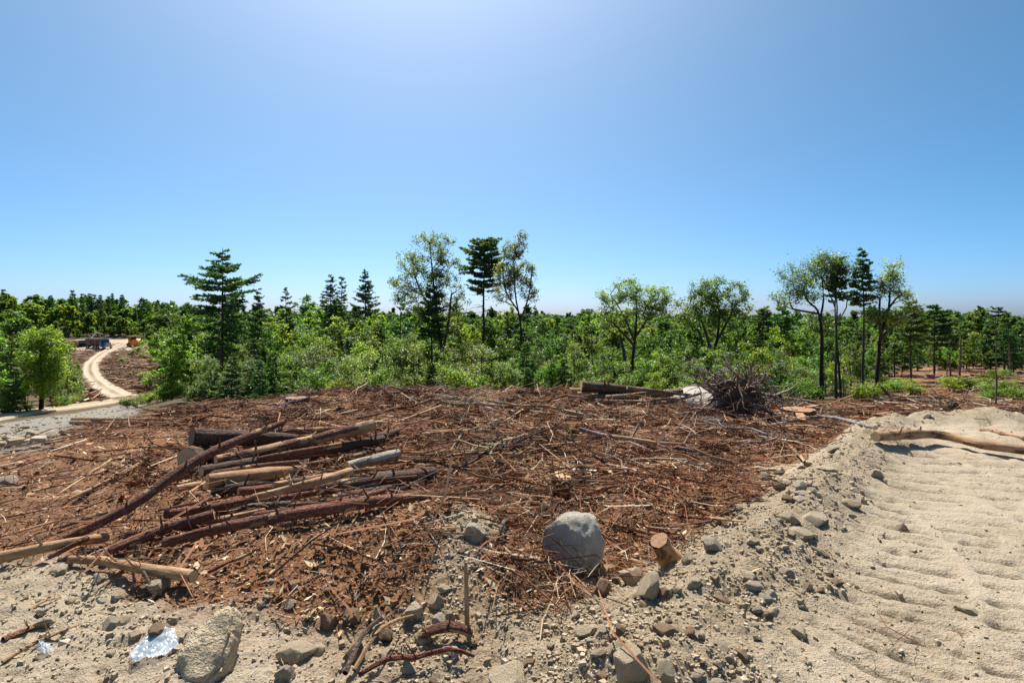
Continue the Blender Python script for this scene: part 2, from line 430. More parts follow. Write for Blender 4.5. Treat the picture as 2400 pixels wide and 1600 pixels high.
M = {}
M['ground'] = m_ground()
M['road'] = m_road()
M['rock_pale'] = m_rock('rock_pale', (.46, .35, .215), (.60, .48, .315), (.70, .59, .42), .6)
M['rock_grey'] = m_rock('rock_grey', (.38, .315, .23), (.52, .44, .33), (.64, .555, .435), .55)
M['boulder'] = m_rock('boulder_grey', (.40, .365, .31), (.56, .52, .455), (.70, .66, .59), .55)
M['rock_brown'] = m_rock('rock_brown', (.15, .08, .045), (.28, .16, .09), (.40, .27, .16), .25)
M['gravel'] = m_gravel()
M['clod'] = m_clod()
M['litter'] = m_vcol('litter')
M['bark'] = m_bark()
M['cut'] = m_wood('cut_wood', (.72, .48, .25), (.56, .34, .16))
M['cut_dark'] = m_wood('weathered_cut_wood', (.30, .19, .11), (.17, .10, .06))
M['leaf_light'] = m_leaf('leaf_light', (.09, .15, .024), (.165, .245, .038), (.28, .34, .066), .52, .03)
M['leaf_mid'] = m_leaf('leaf_mid', (.050, .10, .022), (.10, .17, .034), (.18, .245, .056), .5, .03)
M['leaf_pale'] = m_leaf('leaf_pale', (.10, .145, .038), (.185, .24, .066), (.32, .35, .125), .46, .04)
M['leaf_sky'] = m_leaf('leaf_sky', (.10, .145, .045), (.19, .245, .075), (.31, .35, .125), .5, .04)
M['needle'] = m_leaf('needle', (.045, .088, .034), (.085, .15, .054), (.15, .215, .075), .38, .03)
M['needle_light'] = m_leaf('needle_light', (.065, .12, .030), (.115, .19, .046), (.185, .245, .07), .4, .03)
M['plank'] = m_wood('reddish_plank', (.36, .21, .12), (.24, .13, .07))
M['dead_needle'] = m_leaf('dead_needle', (.10, .035, .014), (.20, .075, .028), (.30, .14, .06), .3, .02)

# ------------------------------------------------------------------ mesh helpers
def mesh_np(name, V, Fc, mat=None, smooth_=False, attrs=None, uv=None, col=None):
    V = np.asarray(V, np.float32); Fc = np.asarray(Fc, np.int32)
    me = bpy.data.meshes.new(name)
    nv, (nf, k) = len(V), Fc.shape
    me.vertices.add(nv); me.vertices.foreach_set('co', V.ravel())
    me.loops.add(nf * k); me.loops.foreach_set('vertex_index', Fc.ravel())
    me.polygons.add(nf)
    me.polygons.foreach_set('loop_start', np.arange(0, nf * k, k, dtype=np.int32))
    me.polygons.foreach_set('loop_total', np.full(nf, k, np.int32))
    me.polygons.foreach_set('use_smooth', np.full(nf, smooth_, bool))
    if attrs:
        for an, av in attrs.items():
            a = me.attributes.new(an, 'FLOAT', 'POINT'); a.data.foreach_set('value', np.asarray(av, np.float32))
    if col is not None:
        for an, av in col.items():
            a = me.attributes.new(an, 'FLOAT_COLOR', 'POINT'); a.data.foreach_set('color', np.asarray(av, np.float32).ravel())
    me.update(calc_edges=True)
    if uv is not None:
        l = me.uv_layers.new(name='UVMap'); l.data.foreach_set('uv', np.asarray(uv, np.float32)[Fc.ravel()].ravel())
    if mat is not None: me.materials.append(mat)
    return me
def link(name, data, parent=None, loc=None, rot=None, scale=None):
    o = bpy.data.objects.new(name, data); COL.objects.link(o)
    if parent is not None: o.parent = parent
    if loc is not None: o.location = loc
    if rot is not None: o.rotation_euler = rot
    if scale is not None: o.scale = scale if hasattr(scale, '__len__') else (scale,) * 3
    return o
def tag(o, label=None, cat=None, group=None, kind=None):
    if label: o['label'] = label
    if cat: o['category'] = cat
    if group: o['group'] = group
    if kind: o['kind'] = kind
    return o
class MB:
    """collects tubes as quads"""
    def __init__(s): s.V = []; s.F = []; s.U = []; s.n = 0
    def tube(s, pts, rad, sides=6, jit=0.0, rng=None, close=True, v0=0.0):
        pts = np.asarray(pts, float); rad = np.asarray(rad, float); n = len(pts)
        tg = np.gradient(pts, axis=0); tg /= np.linalg.norm(tg, axis=1)[:, None] + 1e-9
        ref = np.array([0, 0, 1.0]) if abs(tg[0][2]) < .8 else np.array([1.0, 0, 0])
        a = np.cross(tg, ref); a /= np.linalg.norm(a, axis=1)[:, None] + 1e-9
        b = np.cross(tg, a)
        sd = sides + 1                                  # doubled seam for the uv
        ph = np.linspace(0, 2 * math.pi, sd)
        rr = rad[:, None] * np.ones((1, sd))
        if jit and rng is not None:
            j = 1 + jit * rng.uniform(-1, 1, (n, sd)); j[:, -1] = j[:, 0]; rr = rr * j
        V = pts[:, None, :] + rr[..., None] * (np.cos(ph)[None, :, None] * a[:, None, :] + np.sin(ph)[None, :, None] * b[:, None, :])
        L = np.concatenate([[0], np.cumsum(np.linalg.norm(np.diff(pts, axis=0), axis=1))]) + v0
        rm = float(rad.mean()) + 1e-6
        U = np.stack([np.broadcast_to(ph[None, :] * rm * 1.0, (n, sd)), np.broadcast_to(L[:, None], (n, sd))], -1)
        i = np.arange(n - 1)[:, None] * sd + np.arange(sides)[None, :] + s.n
        q = np.stack([i, i + 1, i + sd + 1, i + sd], -1).reshape(-1, 4)
        s.V.append(V.reshape(-1, 3)); s.U.append(U.reshape(-1, 2)); s.F.append(q); s.n += n * sd
        return V
    def quads(s, V, Fq):
        s.V.append(np.asarray(V, float)); s.U.append(np.zeros((len(V), 2))); s.F.append(np.asarray(Fq) + s.n); s.n += len(V)
    def box(s, c, size, rot=None):
        x, y, z = [v / 2 for v in size]
        v = np.array([(-x,-y,-z),(x,-y,-z),(x,y,-z),(-x,y,-z),(-x,-y,z),(x,-y,z),(x,y,z),(-x,y,z)])
        if rot is not None: v = v @ np.array(rot).T
        s.quads(v + np.array(c), [(0,3,2,1),(4,5,6,7),(0,1,5,4),(1,2,6,5),(2,3,7,6),(3,0,4,7)])
    def mesh(s, name, mat, smooth_=True, **kw):
        return mesh_np(name, np.concatenate(s.V), np.concatenate(s.F), mat, smooth_, uv=np.concatenate(s.U), **kw)

# ------------------------------------------------------------------ ground
def build_ground():
    dense = np.radians(np.arange(-51, 51.001, .26))
    back = np.radians(np.concatenate([np.arange(52, 75, 1.0), np.arange(78, 285, 6), np.arange(285, 308.5, 1.0)]))
    th = np.concatenate([dense, back])
    rs = [0.5]
    while rs[-1] < 7000:
        d = rs[-1]
        rs.append(d + max(.012, min(.0009 * d * d, .027 + .0035 * (d - 5.5) if d < 9 else .022 * d if d > 14 else .04 + .05 * (d - 9))))
    rs = np.array(rs)
    T, R = np.meshgrid(th, rs)
    X = (R * np.sin(T)).ravel(); Y = (R * np.cos(T)).ravel()
    Zv = H(X, Y)
    gr, bk, og, sl = zones(X, Y)
    cut = smooth(-6, 6, poly_sd(X, Y, CUT) + 5 * perlin(X / 6, Y / 6, 3))
    sl = np.maximum(sl, cut * .35)
    V = np.stack([X, Y, Zv], 1)
    nc = len(th); nr = len(rs)
    i = np.arange(nr - 1)[:, None] * nc + np.arange(nc)[None, :]
    j = np.arange(nr - 1)[:, None] * nc + (np.arange(nc)[None, :] + 1) % nc
    Fq = np.stack([i, i + nc, j + nc, j], -1).reshape(-1, 4)
    zone = np.stack([gr, bk, sl, og], 1)
    rt = np.hypot(X - TC[0], Y - TC[1]); pk = gr * smooth(4.9, 5.6, rt) * smooth(.2, 1.2, X) * (1 - np.exp(-(line_d(X, Y, BERM) / .42) ** 2))
    pk = np.maximum(pk, gr * smooth(-.5, -1.3, X) * smooth(6, 5, Y) * .9)
    full = mesh_np('tmp', V, Fq, None, True)
    nrm = np.empty(len(V) * 3, np.float32); full.vertices.foreach_get('normal', nrm); nrm = nrm.reshape(-1, 3)
    bpy.data.meshes.remove(full)
    if nrm[:, 2].mean() < 0: Fq = Fq[:, ::-1]; nrm = -nrm
    fm = gr[Fq].mean(1) > .5
    for name, sel in (('ground', ~fm), ('gravel_track', fm)):
        fq = Fq[sel]; used, inv = np.unique(fq.ravel(), return_inverse=True)
        me = mesh_np(name, V[used], inv.reshape(-1, 4), M['ground'], True, col={'zone': zone[used]}, attrs={'packed': pk[used]})
        me.normals_split_custom_set_from_vertices(nrm[used])
        o = link(name, me)
        tag(o, kind='structure')
    bpy.data.objects['ground']['label'] = 'brown clear-cut ground falling away to the wooded valley'
    bpy.data.objects['gravel_track']['label'] = 'pale sandy gravel track with machine tread marks'
build_ground()

def catmull(pts, step):
    pts = [Vector((*p, 0)) if len(p) == 2 else Vector(p) for p in pts]
    P = [pts[0] * 2 - pts[1]] + pts + [pts[-1] * 2 - pts[-2]]
    out = []
    for i in range(1, len(P) - 2):
        n = max(2, int((P[i + 1] - P[i]).length / step))
        for k in range(n):
            t = k / n
            out.append(.5 * ((2 * P[i]) + (P[i + 1] - P[i - 1]) * t + (2 * P[i - 1] - 5 * P[i] + 4 * P[i + 1] - P[i + 2]) * t * t + (3 * P[i] - P[i - 1] - 3 * P[i + 1] + P[i + 2]) * t ** 3))
    out.append(P[-2])
    return out
def strip_road(name, pts, half, lift, label):
    c = np.array(catmull(pts, 1.2))[:, :2]
    tg = np.gradient(c, axis=0); tg /= np.linalg.norm(tg, axis=1)[:, None]
    nr = np.stack([tg[:, 1], -tg[:, 0]], 1)
    off = np.array([-1.25, -1, -.8, -.6, -.4, -.2, -.1, 0, .1, .2, .4, .6, .8, 1, 1.25])
    dz = np.array([-.5, 0, .02, -.05, -.05, .05, .08, .09, .08, .05, -.05, -.05, .02, 0, -.5])
    rut = np.array([.8, .5, .1, 0, 0, .55, .9, 1, .9, .55, 0, 0, .1, .5, .8])
    n = len(c); s_ = np.arange(n)
    wl = half * (1 + .14 * perlin(s_ / 9.0, s_ * 0 + half, 8) + .16 * perlin(s_ / 2.3, s_ * 0 + 1.7, 18)); wr = half * (1 + .14 * perlin(s_ / 8.0, s_ * 0 + 9.5, 8) + .16 * perlin(s_ / 2.1, s_ * 0 + 4.7, 19))
    XY = c[:, None, :] + off[None, :, None] * np.where(off[None, :] < 0, wl[:, None], wr[:, None])[..., None] * nr[:, None, :]
    zc_ = H(c[:, 0], c[:, 1]); Zr = H(XY[..., 0].ravel(), XY[..., 1].ravel()).reshape(n, -1)
    Zr = .5 * Zr + .5 * zc_[:, None] + lift + dz[None, :]
    V = np.concatenate([XY, Zr[..., None]], -1).reshape(-1, 3); k = len(off)
    i = np.arange(n - 1)[:, None] * k + np.arange(k - 1)[None, :]
    Fq = np.stack([i, i + 1, i + k + 1, i + k], -1).reshape(-1, 4)
    fade = np.clip(.75 + .9 * perlin(s_ / 14.0, s_ * 0 + 3.3, 12), .25, 1)
    rv = (rut[None, :] * fade[:, None]).ravel()
    me = mesh_np(name, V, Fq, M['road'], True, attrs={'rut': rv})
    tag(link(name, me), label, kind='structure')
strip_road('dirt_road', R1, 2.0, .16, 'pale dirt road crossing below the grey gravel bank')
strip_road('dirt_road', R2, 1.55, .24, 'pale winding dirt road with two wheel ruts climbing to the landing')
def landing():
    P = catmull(LANDING + [LANDING[0]], 3.0)
    cx = sum(p[0] for p in P) / len(P); cy = sum(p[1] for p in P) / len(P)
    V = []; Fq = []
    ks = [0, .25, .5, .75, .95, 1.05]
    for k in ks:
        for p in P: V.append((cx + (p[0] - cx) * k, cy + (p[1] - cy) * k))
    V = np.array(V); n = len(P)
    z = H(V[:, 0], V[:, 1]) + .2; z[-n:] -= .6
    for a in range(len(ks) - 1):
        for b in range(n - 1):
            Fq.append((a * n + b, a * n + b + 1, (a + 1) * n + b + 1, (a + 1) * n + b))
    me = mesh_np('landing', np.column_stack([V, z]), Fq, M['road'], True, attrs={'rut': np.clip(.2 + perlin(V[:, 0] / 8, V[:, 1] / 8, 4), 0, 1)})
    tag(link('landing', me), 'pale bare-earth landing where the log truck stands', kind='structure')
landing()

# ------------------------------------------------------------------ rocks
def rock_mesh(name, seed, sub, mat, cuts=9, rough=.06, smooth_=False, o0=.5, o1=.78):
    rng = np.random.RandomState(seed)
    bm = bmesh.new(); bmesh.ops.create_icosphere(bm, subdivisions=sub, radius=1)
    v = np.array([x.co[:] for x in bm.verts])
    v *= np.array([1, rng.uniform(.7, .95), rng.uniform(.62, .85)])
    for k in range(cuts):
        nrm = rng.normal(size=3); nrm /= np.linalg.norm(nrm)
        off = rng.uniform(o0, o1)
        d = v @ nrm - off
        v = v - np.outer(np.where(d > 0, d, 0) * .93, nrm)
    nz = fbm(v[:, 0] * 2 + seed, v[:, 1] * 2 + v[:, 2] * 1.7, 3, seed % 97) * rough * 2 + perlin(v[:, 0] * 7, v[:, 2] * 7 + v[:, 1] * 6, 3) * rough * .6
    v = v * (1 + nz)[:, None]
    v = v / np.abs(v).max(0)
    for a, c in zip(bm.verts, v): a.co = c
    for f in bm.faces: f.smooth = smooth_
    for f in bm.faces: f.smooth = True
    me = bpy.data.meshes.new(name); bm.to_mesh(me); bm.free()
    me.set_sharp_from_angle(angle=math.radians(24))
    me.materials.append(mat)
    return me
ROCKS = {m: [rock_mesh('rock', 10 * i + j, 4, M[m], 15 + 2 * (j % 3), .03, True, .42, .74) for j in range(6)] for i, m in enumerate(('rock_pale', 'rock_grey', 'rock_brown'))}

def hand_rock(px, py, w, h, mat, label, k=None, rot=None, sink=.25, group=None, mesh=None, flat=1.0):
    """px,py = centre of its base line, w,h = its size in the picture"""
    g = G(px, py); d = g.y
    d = d + w / F * d * .3; sx = w / F * d / 2; szz = h / F * d / 2 * 1.03
    ctr = S(px, py - h * .44, d)
    k = (int(px * 7 + py) % 6) if k is None else k
    rz = rot if rot is not None else (px * 1.7 % 6.28)
    o = link('rock', mesh or ROCKS[mat][k], None, ctr, (0.12 * math.sin(px), .15 * math.cos(py), rz), (sx * 1.16, sx * .95 * flat, szz * 1.12))
    tag(o, label, 'rock', group)
    return o

boulder_me = rock_mesh('boulder', 31, 5, M['boulder'], 16, .045, True, .66, .9)
b = hand_rock(1345, 1340, 132, 140, 'rock_grey', 'big grey boulder with sand stuck to it, on the brown soil', mesh=boulder_me, rot=.7, sink=.14); b.name = 'boulder'; b['category'] = 'boulder'
b = hand_rock(1645, 958, 118, 44, 'rock_grey', 'broad flat grey boulder lying beside the uprooted root ball', mesh=boulder_me, rot=2.1, sink=.2); b.name = 'boulder'; b['category'] = 'boulder'
def tilted_slab():
    out = [(377,1548),(398,1502),(430,1455),(462,1446),(488,1466),(500,1500),(512,1560),(488,1594),(430,1598)]
    g = G(445, 1590); base = Vector((g.x, g.y, g.z - .03))
    up = Vector((.10, .72, .62)).normalized(); rt = Vector((1, -.1, 0)).normalized(); nm = rt.cross(up)
    if nm.y > 0: nm = -nm
    sc_ = g.y / F
    pts = [base + rt * ((x_ - 445) * sc_) + up * ((1590 - y_) * sc_ * 1.25) for x_, y_ in out]
    c = sum(pts, Vector()) / len(pts)
    bm = bmesh.new()
    fr = [bm.verts.new(p_ + nm * .035) for p_ in pts]; bk_ = [bm.verts.new(c + (p_ - c) * 1.06 - nm * .09) for p_ in pts]
    bm.faces.new(fr); bm.faces.new(bk_[::-1])
    for i in range(len(pts)):
        j = (i + 1) % len(pts); bm.faces.new((fr[j], fr[i], bk_[i], bk_[j]))
    bmesh.ops.recalc_face_normals(bm, faces=bm.faces)
    bmesh.ops.bevel(bm, geom=bm.edges[:], offset=.02, segments=2, affect='EDGES', clamp_overlap=True)
    bmesh.ops.triangulate(bm, faces=bm.faces)
    bmesh.ops.subdivide_edges(bm, edges=bm.edges[:], cuts=3, use_grid_fill=True)
    for v in bm.verts:
        a = float(fbm(np.array([v.co.x * 9]), np.array([v.co.z * 9 + v.co.y * 7]), 3, 6)[0]); v.co += nm * a * .022
        v.co -= c
    for f in bm.faces: f.smooth = True
    me = bpy.data.meshes.new('boulder'); bm.to_mesh(me); bm.free(); me.materials.append(M['rock_pale'])
    tag(link('boulder', me, None, c), 'large tilted tan slab of rock half buried in the gravel', 'boulder')
tilted_slab()
R_ = hand_rock
R_(1110, 1277, 64, 50, 'rock_grey', 'rounded grey rock perched on the sandy hump', rot=.4)
R_(1481, 1374, 56, 48, 'rock_pale', 'pale rock just above the white egg-shaped one')
R_(1524, 1407, 66, 66, 'rock_pale', 'white egg-shaped rock in the gravel right of the boulder', rot=.8, sink=.12)
R_(1412, 1396, 44, 38, 'rock_brown', 'red-brown square rock below the big boulder')
R_(1476, 1602, 90, 92, 'rock_pale', 'pale blocky rock at the bottom of the picture', rot=.9)
R_(1560, 1604, 46, 56, 'rock_pale', 'upright pale rock at the bottom edge beside the blocky one')
R_(1190, 1612, 100, 50, 'rock_pale', 'whitish jagged rocks at the bottom edge, cut by the frame')
R_(373, 1396, 50, 48, 'rock_pale', 'tan rock under the end of the peeled branch', rot=.2, sink=.15)
R_(262, 1478, 46, 32, 'rock_grey', 'grey cube-like stone in the sandy corner')
R_(287, 1466, 42, 24, 'rock_pale', 'whitish stone touching the grey cube-like one')
R_(312, 1500, 30, 22, 'rock_pale', 'round white stone above the clear plastic sheet')
R_(240, 1422, 34, 20, 'rock_grey', 'thin light grey stone on the sand below the peeled branch')
R_(236, 1362, 34, 24, 'rock_grey', 'shaded grey stone beneath the peeled branch')
R_(136, 1350, 40, 22, 'rock_grey', 'flat grey stone at the edge of the sand, far left')
R_(17, 1136, 36, 22, 'rock_grey', 'dark grey stone at the left edge among bark litter')
R_(75, 1020, 34, 14, 'rock_grey', 'left one of two grey boulders on the gravel bank')
R_(117, 1028, 42, 20, 'rock_grey', 'bigger right one of two grey boulders on the gravel bank')
R_(30, 1036, 46, 14, 'rock_grey', 'low grey rock on the gravel bank at the left edge')
R_(84, 1052, 30, 12, 'rock_grey', 'small grey rock low on the gravel bank')
R_(1560, 930, 32, 18, 'rock_grey', 'triangular grey rock behind the broad flat boulder')
R_(971, 1452, 48, 44, 'rock_pale', 'long pale stone leaning up in the gravel, centre', rot=.7)
R_(1000, 1503, 60, 32, 'rock_pale', 'pale stone beside the broken red wood chunk')
R_(1025, 1423, 36, 34, 'rock_pale', 'pointed grey-tan stone by the upright stake', k=3)
R_(1056, 1470, 24, 40, 'rock_pale', 'upright oval stone left of the stake')
R_(1027, 1474, 40, 34, 'rock_grey', 'round grey stone between the oval stone and the long pale stone')
R_(883, 1455, 20, 32, 'rock_pale', 'small upright tan stone beside the splintered stick')
R_(668, 1596, 42, 48, 'rock_grey', 'light grey egg-shaped stone near the bottom, left of the sticks', rot=.8)
R_(700, 1546, 80, 40, 'rock_pale', 'tan ledge-like stone in the lower gravel')
R_(832, 1556, 56, 48, 'rock_brown', 'orange-tan stone beside the crossed sticks')
R_(681, 1426, 30, 22, 'rock_grey', 'small white-grey stone on brown soil left of centre')
R_(636, 1370, 24, 18, 'rock_grey', 'small grey stone at the foot of the soil hump')
R_(958, 1578, 36, 34, 'rock_pale', 'tan rounded stone by the red root')
R_(745, 1535, 36, 26, 'rock_pale', 'pale split stone next to the ledge-like one')
R_(1668, 1291, 44, 32, 'rock_grey', 'grey wedge rock where gravel meets slash')
R_(1706, 1284, 18, 18, 'rock_grey', 'small dark stone right of the grey wedge rock')
R_(1757, 1362, 40, 24, 'rock_pale', 'upper one of two stacked flat stones on the berm')
R_(1764, 1384, 44, 24, 'rock_grey', 'lower one of two stacked flat stones on the berm')
R_(1843, 1226, 52, 28, 'rock_pale', 'square pale rock on the berm slope')
R_(1908, 1230, 58, 28, 'rock_pale', 'tan wedge rock half sunk in the berm')
R_(1878, 1262, 56, 24, 'rock_pale', 'flat sandy rock below the square pale rock')
for i, (x, y, w, h) in enumerate([(1786,1108,32,16),(1826,1112,34,18),(1791,1124,26,18),(1824,1146,28,26),(1875,1148,34,22),(1848,1136,20,14),(1846,1163,18,18),(1880,1163,36,14),(1875,1174,34,12),(1905,1155,20,14),(1895,1142,16,12)]):
    R_(x, y, w, h, 'rock_grey' if i % 3 else 'rock_pale', ['leftmost top stone', 'broad tan top stone', 'small rounded stone', 'roundest grey stone', 'largest white stone', 'little stone', 'narrow stone', 'flat stone', 'lowest flat stone', 'small right-hand stone', 'smallest stone'][i] + ' of the pale heap where slash meets gravel', group='heap of pale stones at the edge of the gravel')
R_(1951, 1060, 30, 20, 'rock_pale', 'white stone on top of the berm near the slash')
R_(2051, 1120, 38, 24, 'rock_grey', 'white-topped rock alone on the upper gravel track')
R_(1943, 1104, 48, 16, 'rock_pale', 'long flat stone on the upper berm slope')
R_(1995, 1192, 44, 24, 'rock_pale', 'white angular rock with a stick under it')
R_(1624, 1380, 38, 26, 'rock_grey', 'dark-sided grey stone on loose gravel below the stump')
R_(1612, 1322, 24, 24, 'rock_pale', 'tan stone leaning against the sawn stump')
R_(1641, 1500, 30, 22, 'rock_grey', 'round grey stone in loose gravel low on the right')
R_(1708, 1556, 28, 26, 'rock_grey', 'dark cube-like clod near the bottom of the track')
R_(1398, 1265, 20, 12, 'rock_pale', 'small tan stone at the right foot of the big boulder')
R_(1275, 1215, 34, 40, 'rock_brown', 'orange-brown rock behind the big boulder')
R_(822, 1462, 50, 34, 'rock_brown', 'soil-caked brown rock in the hump')
R_(770, 1476, 36, 44, 'rock_brown', 'shadowed brown rock left of the soil-caked one')

# scattered stones: the larger ones are things, the rest is gravel
def scatter(n, d0, d1, seed, keep, thmax=46, thmin=-46, p=1.0):
    rng = np.random.RandomState(seed)
    u = rng.uniform(size=n)
    d = np.exp(np.log(d0) + u ** p * np.log(d1 / d0))
    t = np.tan(np.radians(rng.uniform(thmin, thmax, n)))
    x = t * d; y = d
    m = keep(x, y, rng)
    return x[m], y[m], rng
def keep_gravel(x, y, rng):
    gr, bk, og, sl = zones(x, y)
    rt = np.hypot(x - TC[0], y - TC[1])
    pack = smooth(4.9, 5.6, rt) * smooth(.2, 1.2, x) * (line_d(x, y, BERM) > .45)
    berm = np.exp(-(line_d(x, y, BERM) / .7) ** 2)
    edge = np.exp(-(poly_sd(x, y, GRAVEL) / .5) ** 2)
    px_ = 1200 + F * x / np.maximum(y, .5)
    pat = .25 + 1.1 * smooth(-.25, .35, fbm(x / .55, y / .55, 2, 87))
    pr = np.maximum(np.where((px_ < 620) & (y < 5), .45, 1.0) * pat * gr * (.35 + .9 * np.maximum(berm, edge)) * (1 - .88 * pack), .10 * og + .04 * sl) + .25 * bk
    return rng.uniform(size=len(x)) < pr
x, y, rng = scatter(3600, 2.2, 11, 21, keep_gravel)
sz = np.clip(rng.lognormal(-4.25, .5, len(x)) * np.where(1200 + F * x / y > 1280, 1.35, 1.0), .008, .065)
order = np.argsort(-(sz / y))[:235]
zz = H(x, y)
half = {1: 'among the loose gravel of the berm', 2: 'in the pale sand at the front', 3: 'on brown litter', 4: 'on the grey bank'}
for i in order:
    gx = float(np.clip(zones(x[i:i+1], y[i:i+1])[0][0], 0, 1))
    px = 1200 + F * x[i] / y[i]; py = HY + (ZC - zz[i]) * F / y[i]
    mat = rng.choice(['rock_pale', 'rock_pale', 'rock_grey', 'rock_brown'] if gx > .5 else ['rock_grey', 'rock_brown'])
    s = sz[i]
    o = link('stone', ROCKS[mat][rng.randint(6)], None, (x[i], y[i], zz[i] + s * .25), (rng.uniform(-.4, .4), rng.uniform(-.4, .4), rng.uniform(0, 6.28)), (s * rng.uniform(.9, 1.5), s, s * rng.uniform(.55, .9)))
    where = ('in brown litter beside the logs' if px < 1100 else 'in brown litter under the brush') if gx <= .5 else ('in the sand of the front left corner' if px < 600 else 'in the gravel at the front centre' if px < 1250 else 'in the gravel around the white egg-shaped rock' if px < 1600 and py > 1250 else 'on the berm beside the track')
    cn = {'rock_pale': 'pale tan', 'rock_grey': 'grey', 'rock_brown': 'brown'}[mat]
    tag(o, f"small {cn} stone lying {where}", 'stone', 'loose stones ' + where)

def merged_blobs(name, x, y, z, s, rng, mat, label):
    """many low stones as one mesh"""
    v0 = .75 * np.array([(-1,-1,-1),(1,-1,-1),(1,1,-1),(-1,1,-1),(-1,-1,1),(1,-1,1),(1,1,1),(-1,1,1)], float) * np.array([1, 1, 1]); v0[4:, :2] *= .72
    f0 = np.array([(0,3,2,1),(4,5,6,7),(0,1,5,4),(1,2,6,5),(2,3,7,6),(3,0,4,7)])
    n = len(x)
    v = np.repeat(v0[None], n, 0) * (1 + .42 * rng.uniform(-1, 1, (n, len(v0), 3)))
    v = v * np.stack([rng.uniform(.8, 1.5, n), rng.uniform(.7, 1.1, n), rng.uniform(.5, .9, n)], 1)[:, None, :]
    a = rng.uniform(0, 6.28, n); ca, sa = np.cos(a)[:, None], np.sin(a)[:, None]
    vx = v[..., 0] * ca - v[..., 1] * sa; vy = v[..., 0] * sa + v[..., 1] * ca
    V = np.stack([vx * s[:, None] + x[:, None], vy * s[:, None] + y[:, None], v[..., 2] * s[:, None] + z[:, None]], -1).reshape(-1, 3)
    Fc = (f0[None] + (np.arange(n) * len(v0))[:, None, None]).reshape(-1, 4)
    var = np.repeat(np.clip(rng.normal(.5, .25, n), 0, 1), len(v0))
    tag(link(name, mesh_np(name, V, Fc, mat, False, attrs={'var': var})), label, kind='stuff')
rest = np.setdiff1d(np.arange(len(x)), order)
x2, y2, rng2 = scatter(85000, 2.0, 11, 23, keep_gravel, 47, -47)
s2 = np.clip(rng2.lognormal(-5.0, .5, len(x2)), .003, .03)
X = np.concatenate([x[rest], x2]); Y = np.concatenate([y[rest], y2]); Sz = np.concatenate([np.minimum(sz[rest], .045), s2])
merged_blobs('gravel', X, Y, H(X, Y) + Sz * .2, Sz, rng2, M['gravel'], 'fine loose gravel and clods strewn over the sandy ground')
x3, y3, rng3 = scatter(3000, 8, 60, 29, lambda x, y, r: r.uniform(size=len(x)) < zones(x, y)[1], -15, -50)
s3 = np.clip(rng3.lognormal(-3.0, .5, len(x3)), .02, .2)
merged_blobs('gravel', x3, y3, H(x3, y3) + s3 * .2, s3, rng3, M['gravel'], 'coarse grey gravel on the bank above the dirt road')

def keep_soil(x, y, rng):
    gr, bk, og, sl = zones(x, y)
    return rng.uniform(size=len(x)) < (1 - gr) * (.25 * sl + .75 * og)
x4, y4, rng4 = scatter(26000, 2.3, 9, 31, keep_soil, 47, -47)
s4 = np.clip(rng4.lognormal(-4.8, .55, len(x4)), .004, .04)
merged_blobs('soil_clods', x4, y4, H(x4, y4) + s4 * .2, s4, rng4, M['clod'], 'crumbs and clods of orange-brown soil')

# ------------------------------------------------------------------ logs and branches
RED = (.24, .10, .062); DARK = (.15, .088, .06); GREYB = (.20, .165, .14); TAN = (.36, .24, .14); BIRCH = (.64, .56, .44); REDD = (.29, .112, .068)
def disc(c, nrm, rad, name, mat, parent, rng):
    nrm = Vector(nrm).normalized(); q = nrm.to_track_quat('Z', 'Y')
    n = 14; V = [Vector((0, 0, .004))]; U = [(0, 0)]
    for ring in (.5, 1.0):
        for k in range(n):
            a = 2 * math.pi * k / n; r = rad * ring * (1 + .05 * rng.uniform(-1, 1))
            V.append(Vector((r * math.cos(a), r * math.sin(a), rng.uniform(-.03, .03) * rad + .003))); U.append((ring * math.cos(a), ring * math.sin(a)))
    Fc = [(0, 1 + k, 1 + (k + 1) % n) for k in range(n)]
    for k in range(n):
        a, b2 = 1 + k, 1 + (k + 1) % n
        Fc += [(a, a + n, b2 + n), (a, b2 + n, b2)]
    me = mesh_np(name, [Vector(c) + q @ v for v in V], Fc, mat, False, uv=np.array(U))
    return link(name, me, parent)
